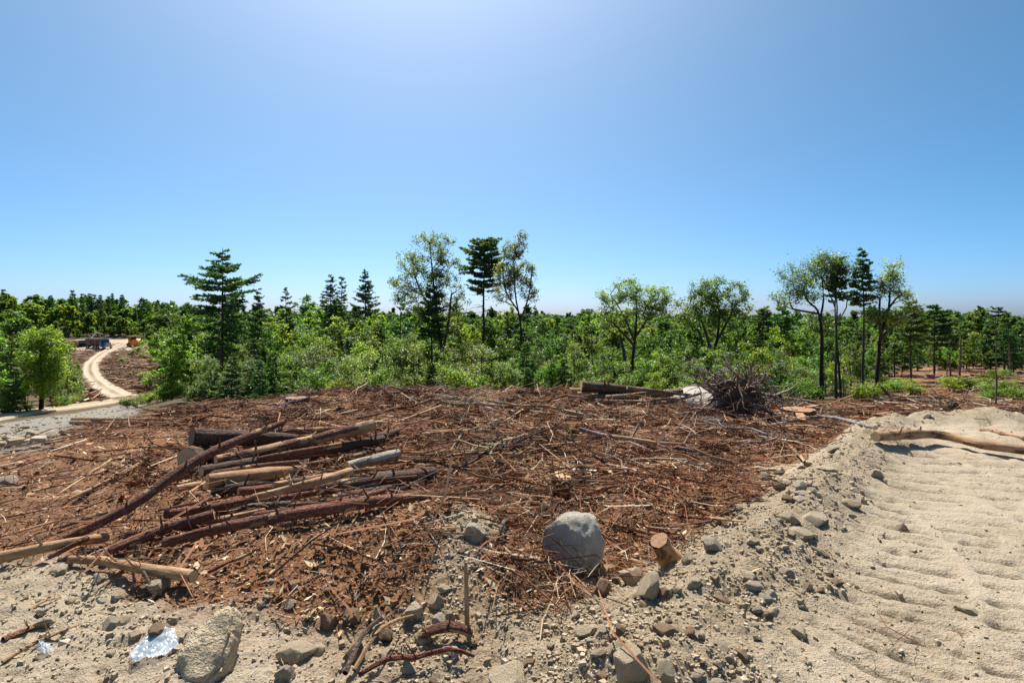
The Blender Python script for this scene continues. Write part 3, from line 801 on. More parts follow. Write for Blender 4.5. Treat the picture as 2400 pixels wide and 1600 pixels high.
def log(pts, r, color, peel, label, cat='log', name='log', sides=14, faces='both', group=None, cut='cut', wob=.015, seed=None, knots=0):
    """pts world points, r radius (list or number)"""
    pts = [Vector(p) for p in pts]
    rng = np.random.RandomState(seed if seed is not None else abs(hash((round(pts[0].x, 3), round(pts[0].y, 3)))) % 99991)
    c = catmull(pts, .16) if len(pts) > 2 else [pts[0].lerp(pts[1], k / max(3, int((pts[1] - pts[0]).length / .16))) for k in range(max(3, int((pts[1] - pts[0]).length / .16)) + 1)]
    n = len(c); base = c[0].copy()
    ph = rng.uniform(0, 50)
    c = [Vector(p) - base + Vector((0, wob * math.sin(i * .5 + ph), wob * perlin(i * .3 + ph, 0.5, 3))) for i, p in enumerate(c)]
    r = [r, r] if not hasattr(r, '__len__') else r
    rr = np.interp(np.linspace(0, 1, n), np.linspace(0, 1, len(r)), r)
    rr = rr * (1 + .06 * perlin(np.arange(n) * .35 + ph, np.zeros(n), 5))
    mb = MB(); mb.tube([p[:] for p in c], rr, sides, .05 if rr.max() < .02 else .085, rng)
    for k in range(knots):
        i = rng.randint(1, n - 1); a = rng.uniform(0, 6.28)
        dr = Vector((math.cos(a) * .4, -abs(math.sin(a)) * .5, rng.uniform(.3, 1))).normalized()
        L = rng.uniform(.02, .12); mb.tube([c[i][:], (c[i] + dr * (rr[i] + L * .5))[:], (c[i] + dr * (rr[i] + L) + Vector((0, 0, .02)))[:]], [rr[i] * .3, rr[i] * .2, rr[i] * .12], 5)
    o = link(name, mb.mesh(name, M['bark']), None, base)
    o.color = (*color, peel)
    tag(o, label, cat, group)
    if faces in ('both', 'start'): disc(c[0], c[0] - c[1], rr[0] * .97, 'cut_face', M[cut], o, rng)
    if faces in ('both', 'end'): disc(c[-1], c[-1] - c[-2], rr[-1] * .97, 'cut_face', M[cut], o, rng)
    return o
PILE = 'cut logs of the heap beside the sandy corner'
def pr(wpx, d): return wpx / 2 / F * d
def LG(spec, wpx, color, peel, label, **kw):
    """spec: list of (px,py,z); wpx list of on-picture widths"""
    pts = []
    for (px_, py_, z_) in spec:
        q = ZP(px_, py_, z_)
        for _ in range(5): q = ZP(px_, py_, z_ + .9 * hz(q.x, q.y))
        pts.append(q)
    w = wpx if hasattr(wpx, '__len__') else [wpx, wpx]
    d = [p.y for p in pts]
    rr = [pr(wv, dv) for wv, dv in zip(np.interp(np.linspace(0, 1, len(pts)), np.linspace(0, 1, len(w)), w), d)]
    kw.setdefault('group', PILE)
    return log(pts, rr, color, peel, label, **kw)
LG([(450,1022,.34),(570,1025,.32),(700,1028,.26)], [42,36,18], DARK, 0, 'thick black-barked log with a hollow end, top of the heap', cut='cut_dark', knots=2)
LG([(578,1040,.22),(640,1044,.2)], [30,22], REDD, .6, 'short broken log with torn orange wood behind the leaning pole', faces='none')
LG([(142,1268,.06),(290,1196,.22),(475,1070,.5),(665,988,.72)], [20,26,22,13], RED, .08, 'long pole leaning up across the heap, bare wood at its top', faces='both', knots=4)
LG([(505,1076,.24),(690,1040,.3),(877,996,.36)], [20,24,26], RED, .3, 'reddish pole behind the black logs, half stripped of bark', knots=3)
LG([(474,1103,.16),(700,1066,.18),(900,1030,.16)], [24,24,20], DARK, 0, 'black knotty log crossing the middle of the heap', knots=6)
LG([(730,1060,.1),(930,1014,.14)], [16,20], DARK, .05, 'dark log with white lichen at the back right of the heap', knots=3)
LG([(488,1128,.14),(600,1115,.14),(720,1096,.1)], [38,34,8], (.55, .4, .25), 1.0, 'thick peeled blond log with a splintered end', faces='start')
LG([(816,1092,.15),(880,1076,.16),(933,1064,.18)], [22,24,26], BIRCH, .12, 'short white birch log at the right of the heap')
LG([(592,1167,.2),(710,1134,.28),(822,1103,.32)], [14,18,20], RED, .45, 'straight reddish pole with a pale upper side below the birch log', knots=2)
LG([(640,1166,.12),(830,1132,.14),(1016,1108,.13)], [26,28,28], DARK, .12, 'big dark log sticking out furthest to the right', knots=3)
LG([(760,1134,.1),(915,1110,.1)], [14,14], GREYB, 0, 'thin grey lichened log behind the furthest-sticking dark log')
LG([(388,1267,.10),(600,1222,.12),(820,1185,.13),(1003,1160,.14)], [22,25,26,26], REDD, .12, 'long red-brown log lying along the front of the heap', knots=5, seed=5)
LG([(243,1296,.08),(380,1242,.12),(502,1205,.16)], [20,24,22], RED, .03, 'dark red log at the lower left of the heap', knots=2)
LG([(390,1205,.14),(490,1190,.16),(596,1168,.18)], [22,20,16], REDD, .1, 'red-barked log with its end toward the leaning pole', knots=1)
LG([(504,1198,.1),(600,1188,.1),(690,1180,.1)], [24,22,18], GREYB, .05, 'short grey-barked log just behind the long front log')
LG([(548,1222,.06),(640,1207,.06),(700,1196,.06)], [20,18,12], (.34,.31,.28), .05, 'grey log under the long front log', knots=1)
LG([(780,1168,.06),(880,1150,.08),(955,1140,.08)], [20,22,18], (.10,.09,.085), .05, 'blackened log with white specks under the big dark one')
LG([(412,1146,.1),(470,1134,.16)], [16,14], TAN, .3, 'short stub of branch in the dark gap of the heap')
rg_ = np.random.RandomState(8)
for k_, (a, b_, w_, c_, pl, lab) in enumerate([
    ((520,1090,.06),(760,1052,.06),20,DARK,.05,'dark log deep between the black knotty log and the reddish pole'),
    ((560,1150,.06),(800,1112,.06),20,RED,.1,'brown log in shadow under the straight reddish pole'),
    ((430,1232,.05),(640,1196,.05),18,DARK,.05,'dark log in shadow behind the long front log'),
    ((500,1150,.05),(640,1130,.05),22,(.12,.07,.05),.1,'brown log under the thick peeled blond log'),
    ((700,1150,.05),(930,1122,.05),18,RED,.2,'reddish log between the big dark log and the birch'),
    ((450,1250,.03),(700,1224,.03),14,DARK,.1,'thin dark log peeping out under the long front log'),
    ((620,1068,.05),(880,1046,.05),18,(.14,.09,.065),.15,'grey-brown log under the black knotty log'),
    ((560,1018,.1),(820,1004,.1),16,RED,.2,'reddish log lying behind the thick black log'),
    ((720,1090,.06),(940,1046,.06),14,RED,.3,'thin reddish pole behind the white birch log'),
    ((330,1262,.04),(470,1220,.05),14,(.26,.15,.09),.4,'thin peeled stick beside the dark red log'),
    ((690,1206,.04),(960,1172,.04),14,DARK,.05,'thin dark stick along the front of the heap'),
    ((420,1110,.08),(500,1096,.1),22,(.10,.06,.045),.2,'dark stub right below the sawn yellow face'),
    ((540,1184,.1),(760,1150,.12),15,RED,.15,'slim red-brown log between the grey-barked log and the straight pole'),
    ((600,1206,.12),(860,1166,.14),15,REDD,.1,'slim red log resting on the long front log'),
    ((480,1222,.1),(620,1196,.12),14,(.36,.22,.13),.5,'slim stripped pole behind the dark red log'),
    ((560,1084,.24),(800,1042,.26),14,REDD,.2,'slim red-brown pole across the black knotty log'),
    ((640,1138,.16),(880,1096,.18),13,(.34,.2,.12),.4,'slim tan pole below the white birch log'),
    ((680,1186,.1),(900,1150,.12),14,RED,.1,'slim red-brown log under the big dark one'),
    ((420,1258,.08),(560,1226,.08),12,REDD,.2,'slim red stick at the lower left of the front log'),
    ((500,1108,.2),(700,1082,.2),13,RED,.15,'slim red log just above the peeled blond log')]):
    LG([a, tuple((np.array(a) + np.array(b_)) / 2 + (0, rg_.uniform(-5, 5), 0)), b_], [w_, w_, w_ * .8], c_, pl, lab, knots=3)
LG([(0,1306,.06),(60,1292,.09),(160,1272,.1),(250,1258,.08)], [26,24,22,20], TAN, .7, 'peeled tan log at the left edge, lying along the litter', knots=2, group=None)
LG([(110,1308,.05),(190,1268,.12),(205,1262,.13)], [10,14,12], RED, .1, 'dark bark-covered stick crossing the peeled tan log', group=None)
LG([(160,1312,.06),(240,1312,.08),(330,1330,.1),(456,1350,.09)], [18,20,23,28], TAN, .55, 'thick crooked peeled branch on the edge of the sand', knots=7, group=None, seed=77)
LG([(163,1168,.05),(250,1128,.06),(337,1082,.08)], [9,11,10], TAN, .3, 'long thin bare branch lying left of the heap', faces='none', group=None)
LG([(250,1120,.05),(330,1078,.06)], [7,8], RED, .2, 'thin brown stick above the long thin bare branch', faces='none', group=None)
LG([(486,1344,.04),(550,1312,.06),(612,1280,.06)], [7,8,6], REDD, .2, 'thin red stick lying on orange soil below the heap', faces='none', group=None)
LG([(140,1234,.05),(250,1200,.08)], [8,7], GREYB, .1, 'thin grey stick by the foot of the leaning pole', faces='none', group=None)
g1 = G(2054, 1044); g2 = G(2190, 1040); g3 = G(2310, 1062); g4 = G(2420, 1080)
log([g1 + Vector((0, 0, .09)), g2 + Vector((0, 0, .13)), g3 + Vector((0, 0, .1)), g4 + Vector((0, 0, .1))], [pr(22, g1.y), pr(23, g2.y), pr(20, g3.y), pr(22, g4.y)], (.26, .16, .08), .36, 'long bent log with orange wood on the gravel track', knots=2)
def ground_log(a, b2, wa, wb, color, peel, label, mid=None, lift=.5, **kw):
    ga, gb = G(*a), G(*b2)
    ra, rb = pr(wa, ga.y), pr(wb, gb.y)
    pts = [ga + Vector((0, 0, ra * lift)), gb + Vector((0, 0, rb * lift))]
    if mid: gm = G(mid[0], mid[1]); pts.insert(1, gm + Vector((0, 0, mid[2])))
    return log(pts, [ra, rb] if not mid else [ra, (ra + rb) / 2, rb], color, peel, label, **kw)
ground_log((167,992), (310,990), 9, 6, GREYB, .3, 'front one of two grey poles beside the gravel bank', group=None, wob=.01)
ground_log((171,984), (365,984), 9, 5, GREYB, .35, 'back one of two grey poles beside the gravel bank', wob=.01)
def SL(spec, wpx, color, peel, label, **kw):
    pts = [S(*s) for s in spec]; w = wpx if hasattr(wpx, '__len__') else [wpx, wpx]
    rr = [pr(wv, p.y) for wv, p in zip(np.interp(np.linspace(0, 1, len(pts)), np.linspace(0, 1, len(w)), w), pts)]
    return log(pts, rr, color, peel, label, **kw)
SL([(436,1070,6.5),(500,1061,7.4),(575,1050,8.6)], [44,40,34], DARK, 0, 'log with a round yellow sawn face at the back of the heap', knots=1, group=PILE)
SD = G(1430, 944).y
ST = 'logs stacked on the crest of the slash'
SL([(1362,904,SD + .1),(1450,911,SD + .2),(1545,921,SD + .3)], [26,20,14], (.16,.10,.07), .1, 'topmost tapering log of the stack on the crest', knots=2, group=ST)
SL([(1362,934,SD),(1500,928,SD + .2)], [22,16], GREYB, .1, 'bottom grey log of the stack on the crest', group=ST)
SL([(1400,919,SD + .3),(1560,924,SD + .5)], [16,12], DARK, .1, 'dark log behind the topmost one of the stack', group=ST)
SL([(1335,918,SD),(1375,918,SD + .3)], [18,18], REDD, .5, 'short orange-faced stub at the left of the stack', group=ST)
SL([(1390,922,SD - .3),(1389,948,SD - .3)], [12,13], GREYB, .1, 'short grey billet standing on end before the stack', group=ST)
SL([(1352,925,SD),(1400,924,SD + .1)], [13,13], (.25,.14,.08), .6, 'short tan piece tucked in the stack', group=ST)
for (a, b_, w_, c_, pl, lab) in [((1420,930),(1600,916),10,(.40,.33,.26),.2,'pale pole lying over the right half of the stack'), ((1380,940),(1540,944),12,(.34,.25,.19),.3,'weathered tan log at the front of the stack'),
    ((1470,908),(1620,926),9,(.30,.22,.17),.2,'brown pole slanting behind the stack'), ((1540,950),(1640,922),8,(.46,.41,.36),.2,'silver pole leaning on the broad flat boulder'),
    ((1500,950),(1580,935),16,(.25,.18,.13),.4,'short thick log left of the broad flat boulder'), ((1330,930),(1420,938),10,(.30,.17,.10),.5,'orange-tan pole at the left foot of the stack')]:
    SL([(*a, SD - .25), (*b_, SD - .05)], [w_, w_ * .8], c_, pl, lab, group=ST, knots=2)
ground_log((1712,972), (1805,1022), 18, 30, GREYB, .25, 'thick grey log with a torn end below the root ball', lift=.8, knots=3)
ground_log((1800,1000), (2052,1006), 9, 9, (.42,.39,.36), .1, 'long silvery pole lying right of the root ball', mid=(1930,1000,.22))
ground_log((1109,1030), (1164,1000), 20, 18, (.46,.40,.30), .15, 'short pale birch log in the middle of the brush', lift=1.0)
ground_log((1155,1136), (1218,1132), 20, 14, RED, .1, 'short dark log at the edge of the hollow in the brush')
ground_log((1565,1268), (1392,1224), 10, 10, TAN, .5, 'long peeled tan branch leaning from the boulder to the sawn stump', lift=1.6, knots=2)
ground_log((1200,1226), (1164,1282), 9, 9, GREYB, .1, 'short grey stick poking up beside the rounded grey rock', mid=(1180,1256,.09), faces='none')
ground_log((2300,1010), (2400,1030), 10, 10, TAN, .4, 'thin pole behind the gravel crest at the right edge')

# hand placed branches: list of pixels on the ground, widths, colour
def BR(pix, w, color, peel, label, lift=.05, knots=3, cat='branch', **kw):
    pts = [G(*p) + Vector((0, 0, lift * (1 if 0 < i < len(pix) - 1 else .5))) for i, p in enumerate(pix)]
    ww = np.interp(np.linspace(0, 1, len(pts)), np.linspace(0, 1, len(w)), w)
    kw.setdefault('faces', 'none'); kw.setdefault('wob', .02)
    return log(pts, [pr(a, p.y) for a, p in zip(ww, pts)], color, peel, label, cat=cat, name=cat.replace(' ', '_'), sides=6, knots=knots, **kw)
BR([(1333,1188),(1390,1166),(1440,1152),(1475,1148)], [11,8,4], RED, .1, 'dark arched branch behind the big boulder')
BR([(1570,1200),(1620,1192),(1672,1172)], [7,10,10], DARK, .05, 'thick dark branch lying right of the boulder')
BR([(1468,1180),(1520,1194),(1560,1212),(1640,1224),(1748,1232)], [6,9,9,5], REDD, .3, 'long dark branch with an orange torn patch above the stump')
BR([(1420,1084),(1490,1058),(1560,1040),(1655,1024)], [7,7,6,3], (.32,.2,.13), .3, 'long straight pale branch slanting across the brush')
BR([(1399,948),(1440,972),(1476,990)], [5,6,6], (.45,.38,.3), .3, 'forked pale branch below the stack of logs')
BR([(1436,1000),(1490,996),(1536,990)], [6,7,4], (.45,.36,.27), .3, 'pale curved branch at the centre of the crest')
BR([(1823,1030),(1850,1052),(1886,1088)], [7,8,7], (.32,.21,.15), .3, 'straight brown branch pointing down to the stone heap')
BR([(1732,1070),(1790,1066),(1850,1060)], [6,6,4], (.42,.3,.2), .4, 'pale bent branch left of the straight brown one')
BR([(984,1006),(1050,1004),(1112,1018)], [7,7,5], (.40,.29,.19), .3, 'long pale stick left of the short birch log')
BR([(1190,1042),(1250,1030),(1300,1018)], [5,9,8], DARK, .05, 'dark curved branch right of the short birch log')
BR([(1005,985),(1075,978),(1120,985)], [4,4,4], TAN, .3, 'thin tan stick near the crest left of centre')
BR([(960,1020),(1010,1050),(1040,1080),(1080,1095)], [3,5,5,3], RED, .1, 'thin drooping branch right of the white birch log')
BR([(905,1098),(960,1085),(1015,1080)], [5,6,7], RED, .1, 'brown branch reaching past the end of the big dark log')
BR([(1100,1062),(1150,1048),(1260,1062),(1330,1066)], [3,5,5,4], (.3,.19,.13), .2, 'long wiry branch across the middle of the brush')
BR([(1640,1240),(1700,1222),(1742,1200)], [4,6,5], DARK, .1, 'dark branch pointing into the gravel near the grey wedge rock')
BR([(1375,1240),(1420,1270),(1470,1300)], [3,4,3], RED, .1, 'thin twig leaning right of the big boulder')
BR([(1290,1240),(1310,1225),(1325,1205)], [6,6,5], RED, .1, 'brown stick leaning against the left side of the big boulder', lift=.2)
BR([(812,1602),(850,1535),(893,1474)], [14,12,9], (.14,.10,.075), .02, 'dark stick at the bottom of the picture, left of the splintered one', lift=.1, knots=0)
BR([(830,1602),(890,1530),(967,1470)], [12,10,4], (.42,.30,.19), .4, 'splintered pale stick crossing toward the long pale stone', lift=.12, knots=0)
BR([(842,1597),(910,1585),(975,1578),(1050,1560),(1112,1552)], [10,12,12,7], (.20,.055,.035), .02, 'knobbly red root along the bottom of the picture', lift=.07, knots=6, cat='root')
g = G(1095, 1466)
log([g, g + Vector((-.005, .03, .17)), g + Vector((-.012, .05, .34))], [.016, .014, .010], (.40,.29,.19), .5, 'upright splintered stake stuck in the gravel', cat='stake', name='stake', sides=6, faces='none')
BR([(0,1560),(80,1522),(140,1496),(188,1468)], [9,9,7,3], (.34,.22,.13), .3, 'long dry root lying in the front left corner', lift=.03, cat='root')
BR([(64,1436),(110,1414),(150,1400)], [6,6,3], (.28,.16,.09), .2, 'thin brown root on the sand of the left corner', lift=.03, cat='root')
BR([(0,1508),(70,1480),(125,1462)], [14,12,5], (.32,.15,.09), .2, 'flat reddish strip of bark on the sand at left', lift=.015, cat='bark strip')
BR([(355,1402),(335,1368),(318,1336)], [8,7,6], (.12,.09,.07), .05, 'dark stick propped against the peeled branch', lift=.12)
BR([(985,1500),(1050,1498),(1105,1504)], [20,24,22], (.2,.075,.045), .25, 'broken red chunk of wood next to the upright stake', lift=.08, knots=1, cat='wood chunk', faces='both')

# ------------------------------------------------------------------ scattered branches (things)
def branch_mesh(seed):
    rng = np.random.RandomState(seed)
    mb = MB(); n = 7
    p = np.zeros((n, 3)); p[:, 0] = np.linspace(-.5, .5, n)
    p[:, 1] = np.cumsum(np.cumsum(rng.normal(0, .022, n))) + rng.normal(0, .015, n); p[:, 2] = .03 + np.abs(np.cumsum(rng.normal(0, .03, n))) * .9
    p[:, 1] -= p[:, 1].mean()
    r = np.linspace(.013, .005, n) * rng.uniform(.8, 1.3)
    mb.tube(p, r, 5, .1, rng)
    for k in range(rng.randint(5, 11)):
        t = rng.uniform(.25, .95); i = int(t * (n - 1)); b0 = p[i]
        a = rng.choice([-1, 1]) * rng.uniform(.4, 1.0); L = rng.uniform(.12, .38)
        q = [b0]; dv = np.array([math.cos(a), math.sin(a), rng.uniform(-.05, .45)])
        for s in range(3):
            q.append(q[-1] + dv * L / 3); dv = dv + rng.normal(0, .2, 3)
        mb.tube(q, np.linspace(.006, .0018, 4), 4)
        for kk in range(rng.randint(0, 3)):
            q0 = q[rng.randint(1, 3)]; d2 = rng.normal(0, 1, 3); d2[2] = abs(d2[2]) * .5; d2 /= np.linalg.norm(d2)
            mb.tube([q0, q0 + d2 * L * .3, q0 + d2 * L * .5 + rng.normal(0, .02, 3)], [.003, .002, .001], 3)
    return mb.mesh('branch', M['bark'])
BRM = [branch_mesh(300 + i) for i in range(14)]
def slash_keep(x, y, rng):
    gr, bk, og, sl = zones(x, y)
    return rng.uniform(size=len(x)) < sl * (1 - gr) * (1 - .75 * og) * (1 - bk)
LOGZ = [ZP(*s)[:2] for s in [(380,1290,0),(200,1330,0),(400,1050,0),(560,1000,0),(1000,1020,0),(1040,1170,0)]]
x, y, rng = scatter(430, 4.2, 30, 61, slash_keep, 43, -40, .8)
xy0 = np.stack([x, y], 1)
k = 0
spots = []
for i in range(len(x)):
    px = 1200 + F * x[i] / y[i]
    if px < 1000 and (y[i] < 8 or px < 520) and rng.uniform() < .8: continue
    if poly_sd(np.array([x[i]]), np.array([y[i]]), LOGZ)[0] > -.2 and rng.uniform() < .7: continue
    spots.append(i)
BC = {'dark': (.075, .042, .03), 'red-brown': (.19, .085, .05), 'pale': (.42, .32, .23), 'silver-grey': (.40, .36, .32)}
def landmark(px):
    for lim, nm in ((300, 'above the gravel bank'), (620, 'behind the heap of logs'), (940, 'between log heap and crest'), (1140, 'left of the short birch log'), (1300, 'behind the big boulder'), (1480, 'below the stack of logs'), (1640, 'before the flat boulder'), (1830, 'below the root ball'), (2060, 'at the feet of the four lone trees'), (9999, 'beyond the gravel track')):
        if px < lim: return nm
for i in spots:
    L = float(np.clip(rng.lognormal(-.3, .42), .4, 1.7)) * (1 + .015 * y[i])
    a = rng.uniform(0, 6.28); ca, sa = math.cos(a), math.sin(a)
    e0 = (x[i] - ca * L / 2, y[i] - sa * L / 2); e1 = (x[i] + ca * L / 2, y[i] + sa * L / 2)
    if zones(np.array([e0[0], e1[0]]), np.array([e0[1], e1[1]]))[0].max() > .3: continue
    h0, h1, hm = hz(*e0), hz(*e1), hz(x[i], y[i])
    up = abs(rng.normal(0, .06))
    pitch = -math.atan2(h1 - h0, L) + rng.normal(0, .08)
    o = link('branch', BRM[rng.randint(14)], None, (x[i], y[i], max((h0 + h1) / 2, hm - .03) + up), (rng.uniform(-.5, .5), pitch, a), (L, L * rng.uniform(.7, 1.2), L * rng.uniform(.8, 1.4)))
    cn = rng.choice(['dark', 'dark', 'red-brown', 'red-brown', 'pale', 'pale', 'silver-grey']); c = BC[cn]
    o.color = (*[v * rng.uniform(.8, 1.2) for v in c], rng.choice([0, .05, .3]))
    lm = landmark(1200 + F * x[i] / y[i])
    far = 'near the crest ' if y[i] > 13 else ''
    tag(o, f"{cn} forked branch {far}{lm}", 'branch', f"loose branches strewn {lm}")
    k += 1

# torn chunks of pale wood
def chunk_mesh(seed):
    rng = np.random.RandomState(seed); n = 6; V = []
    for i in range(n):
        t_ = i / (n - 1); k1 = (1 - abs(2 * t_ - 1) ** 3) * .8 + .2
        for a in range(6):
            r_ = (.16 if a % 2 else .11) * k1 * rng.uniform(.55, 1.25)
            V.append((t_ - .5 + rng.uniform(-.12, .12) * (i in (0, n - 1)), r_ * math.cos(a * 1.047) * 1.2, r_ * math.sin(a * 1.047) * .7 + .06))
    V = np.array(V)
    Fq = [(6*s+e, 6*s+(e+1)%6, 6*s+6+(e+1)%6, 6*s+6+e) for s in range(n-1) for e in range(6)]
    Fq += [(0, 5, 4, 3), (0, 3, 2, 1), (6*n-6, 6*n-5, 6*n-4, 6*n-3), (6*n-6, 6*n-3, 6*n-2, 6*n-1)]
    return mesh_np('wood_chunk', V, Fq, M['bark'], False, uv=V[:, [1, 0]] * .6)
CHM = [chunk_mesh(700 + i) for i in range(6)]
xc, yc, rngc = scatter(300, 3.6, 22, 64, slash_keep, 43, -43, .8)
for i in range(min(len(xc), 110)):
    px = 1200 + F * xc[i] / yc[i]; L = float(np.clip(rngc.lognormal(-1.7, .45), .08, .5)) * (1 + .03 * yc[i])
    o = link('wood_chunk', CHM[rngc.randint(6)], None, (xc[i], yc[i], hz(xc[i], yc[i]) + .01), (rngc.uniform(-.4, .4), rngc.uniform(-.35, .35), rngc.uniform(0, 6.28)), (L, L * rngc.uniform(.5, 1.1), L * rngc.uniform(.5, 1)))
    cn = rngc.choice(['orange-tan', 'pale', 'dark'], p=[.45, .35, .2])
    o.color = (*{'orange-tan': (.36, .19, .09), 'pale': (.5, .37, .24), 'dark': (.12, .065, .04)}[cn], {'orange-tan': .45, 'pale': .6, 'dark': 0}[cn])
    lm = landmark(px); far = 'near the crest ' if yc[i] > 13 else ''
    tag(o, f"{cn} torn wood chunk {far}{lm}", 'wood chunk', f"torn chunks of wood {lm}")

# ------------------------------------------------------------------ litter: twigs, chips and bark (stuff)
def twig_mass(name, x, y, L, r, col, rng, label, up=.08, tilt=.16):
    n = len(x); a = rng.uniform(0, 2 * math.pi, n)
    d = np.stack([np.cos(a), np.sin(a), rng.normal(0, tilt, n)], 1)
    side = np.stack([-np.sin(a), np.cos(a), np.zeros(n)], 1)
    mid = np.stack([x, y, H(x, y) + np.abs(rng.normal(0, up, n)) + r], 1)
    bend = rng.normal(0, .28, n)[:, None] * L[:, None]
    ex, ey = x[:, None] + np.array([-.5, .5]) * (L * np.cos(a))[:, None], y[:, None] + np.array([-.5, .5]) * (L * np.sin(a))[:, None]
    hz_ = H(ex.ravel(), ey.ravel()).reshape(n, 2)
    p0 = mid - d * L[:, None] / 2 + side * bend; p2 = mid + d * L[:, None] / 2 + side * bend * rng.uniform(-1, 1, n)[:, None]
    p0[:, 2] = np.maximum(p0[:, 2], hz_[:, 0] + r); p2[:, 2] = np.maximum(p2[:, 2], hz_[:, 1] + r)
    P = np.stack([p0, mid, p2], 1)
    ph = np.array([0, 2.094, 4.189])
    rr = np.stack([r, r * .85, r * .45], 1)
    upv = np.array([0, 0, 1.0])
    V = P[:, :, None, :] + rr[:, :, None, None] * (np.cos(ph)[None, None, :, None] * side[:, None, None, :] + np.sin(ph)[None, None, :, None] * upv)
    V = V.reshape(-1, 3)
    q = []
    for s in range(2):
        for kk in range(3):
            q.append((s * 3 + kk, s * 3 + (kk + 1) % 3, s * 3 + 3 + (kk + 1) % 3, s * 3 + 3 + kk))
    q = np.array(q)
    Fq = (q[None] + (np.arange(n) * 9)[:, None, None]).reshape(-1, 4)
    C = np.repeat(np.concatenate([col, np.ones((n, 1))], 1), 9, 0)
    tag(link(name, mesh_np(name, V, Fq, M['litter'], False, col={'col': C})), label, kind='stuff')
PAL = np.array([1.72, 1.8, 1.6]) * np.array([(.050, .026, .017), (.09, .042, .026), (.15, .066, .038), (.20, .09, .052), (.30, .18, .11), (.42, .31, .22), (.36, .31, .27), (.14, .05, .022)])
def pal(n, rng, w):
    c = PAL[rng.choice(len(PAL), n, p=np.array(w) / sum(w))]
    return c * rng.uniform(.75, 1.25, (n, 1))
def dens(x, y, rng):
    gr, bk, og, sl = zones(x, y)
    px = 1200 + F * x / y
    w = np.where((px < 900) & (y < 9), .35, 1.0)
    return rng.uniform(size=len(x)) < w * (sl * (1 - gr) * (1 - .6 * og) * (1 - bk) + .006 * gr)
x, y, rng = scatter(47000, 2.3, 34, 71, dens, 47, -47, .72)
L = np.clip(rng.lognormal(-1.5, .6, len(x)), .05, 1.4) * np.clip(.35 + .13 * y, .5, 1.5)
r = np.clip(L * rng.uniform(.006, .016, len(x)), .0015, .012)
twig_mass('twig_litter', x, y, L, r, pal(len(x), rng, (4, 5, 5, 4, 2.5, 1.6, 1.2, 3)), rng, 'tangled brown twigs and slash covering the clear-cut ground')
def dens2(x, y, rng):
    gr, bk, og, sl = zones(x, y)
    return rng.uniform(size=len(x)) < np.maximum(sl * (1 - gr) * (1 - bk), .010 * gr)
x, y, rng = scatter(80000, 2.4, 32, 73, dens2, 47, -47, .85)
n = len(x)
sx = np.clip(rng.lognormal(-4.05, .55, n), .006, .07) * np.clip(.4 + .12 * y, .6, 2.6); sy = sx * rng.uniform(.15, .5, n)
a = rng.uniform(0, 6.28, n); nx, ny = rng.normal(0, .45, n), rng.normal(0, .45, n)
ux = np.stack([np.cos(a), np.sin(a), -nx * np.cos(a) - ny * np.sin(a)], 1); vx = np.stack([-np.sin(a), np.cos(a), nx * np.sin(a) - ny * np.cos(a)], 1)
c0 = np.stack([x, y, H(x, y) + .008 + np.abs(rng.normal(0, .02, n))], 1)
j = rng.uniform(.6, 1.2, (n, 4))
V = np.stack([c0 - ux * (sx * j[:, 0])[:, None], c0 - vx * (sy * j[:, 1])[:, None], c0 + ux * (sx * j[:, 2])[:, None], c0 + vx * (sy * j[:, 3])[:, None]], 1).reshape(-1, 3)
C = np.repeat(np.concatenate([pal(n, rng, (2, 4, 5, 5, 4, 3, .6, 3)), np.ones((n, 1))], 1), 4, 0)
tag(link('wood_chips', mesh_np('wood_chips', V, np.arange(4 * n).reshape(-1, 4), M['litter'], False, col={'col': C})), 'wood chips and flakes of bark scattered over the slash', kind='stuff')
# dead needle sprays caught in the slash
def dead_sprays():
    rng = np.random.RandomState(91)
    x, y, _ = scatter(1900, 4.3, 22, 92, lambda x, y, r: (r.uniform(size=len(x)) < slash_w(x, y) * smooth(-.1, .3, fbm(x / 1.6, y / 1.6, 2, 95))), 42, -34, .75)
    P, D, C, Sz = [], [], [], []
    for cx_, cy_ in zip(x, y):
        m = rng.randint(40, 90); a = rng.uniform(0, 6.28); L = rng.uniform(.15, .5) * (1 + .02 * cy_)
        t_ = rng.uniform(0, 1, m); sd_ = rng.normal(0, .16, m) * (1.1 - t_)
        px_ = cx_ + L * (np.cos(a) * t_ - np.sin(a) * sd_); py_ = cy_ + L * (np.sin(a) * t_ + np.cos(a) * sd_)
        P.append(np.stack([px_, py_, np.abs(rng.normal(.03, .045, m)) + .12 * t_ * rng.uniform(0, 1)], 1))
        d = np.stack([np.cos(a) + rng.normal(0, .7, m), np.sin(a) + rng.normal(0, .7, m), rng.normal(.1, .35, m)], 1); D.append(d)
        col = np.array([(.22, .085, .035), (.16, .07, .035), (.27, .13, .06), (.12, .06, .035)][rng.randint(4)])
        C.append(np.tile(col, (m, 1)) * rng.uniform(.6, 1.3, (m, 1))); Sz.append(np.full(m, (.035 + .004 * cy_)))
    P = np.concatenate(P); D = np.concatenate(D); C = np.concatenate(C); Sz = np.concatenate(Sz)[:, None] * rng.uniform(.6, 1.5, (len(P), 1))
    P[:, 2] += H(P[:, 0], P[:, 1]); D /= np.linalg.norm(D, axis=1)[:, None]
    w = np.cross(D, rng.normal(size=D.shape)); w /= np.linalg.norm(w, axis=1)[:, None]
    V = np.stack([P - D * Sz, P + w * Sz * .10, P + D * Sz, P - w * Sz * .10], 1).reshape(-1, 3)
    Cc = np.repeat(np.concatenate([C, np.ones((len(C), 1))], 1), 4, 0)
    tag(link('dead_needles', mesh_np('dead_needles', V, np.arange(len(V)).reshape(-1, 4), M['litter'], False, col={'col': Cc})), 'dry red-brown needle sprays caught in the slash', kind='stuff')
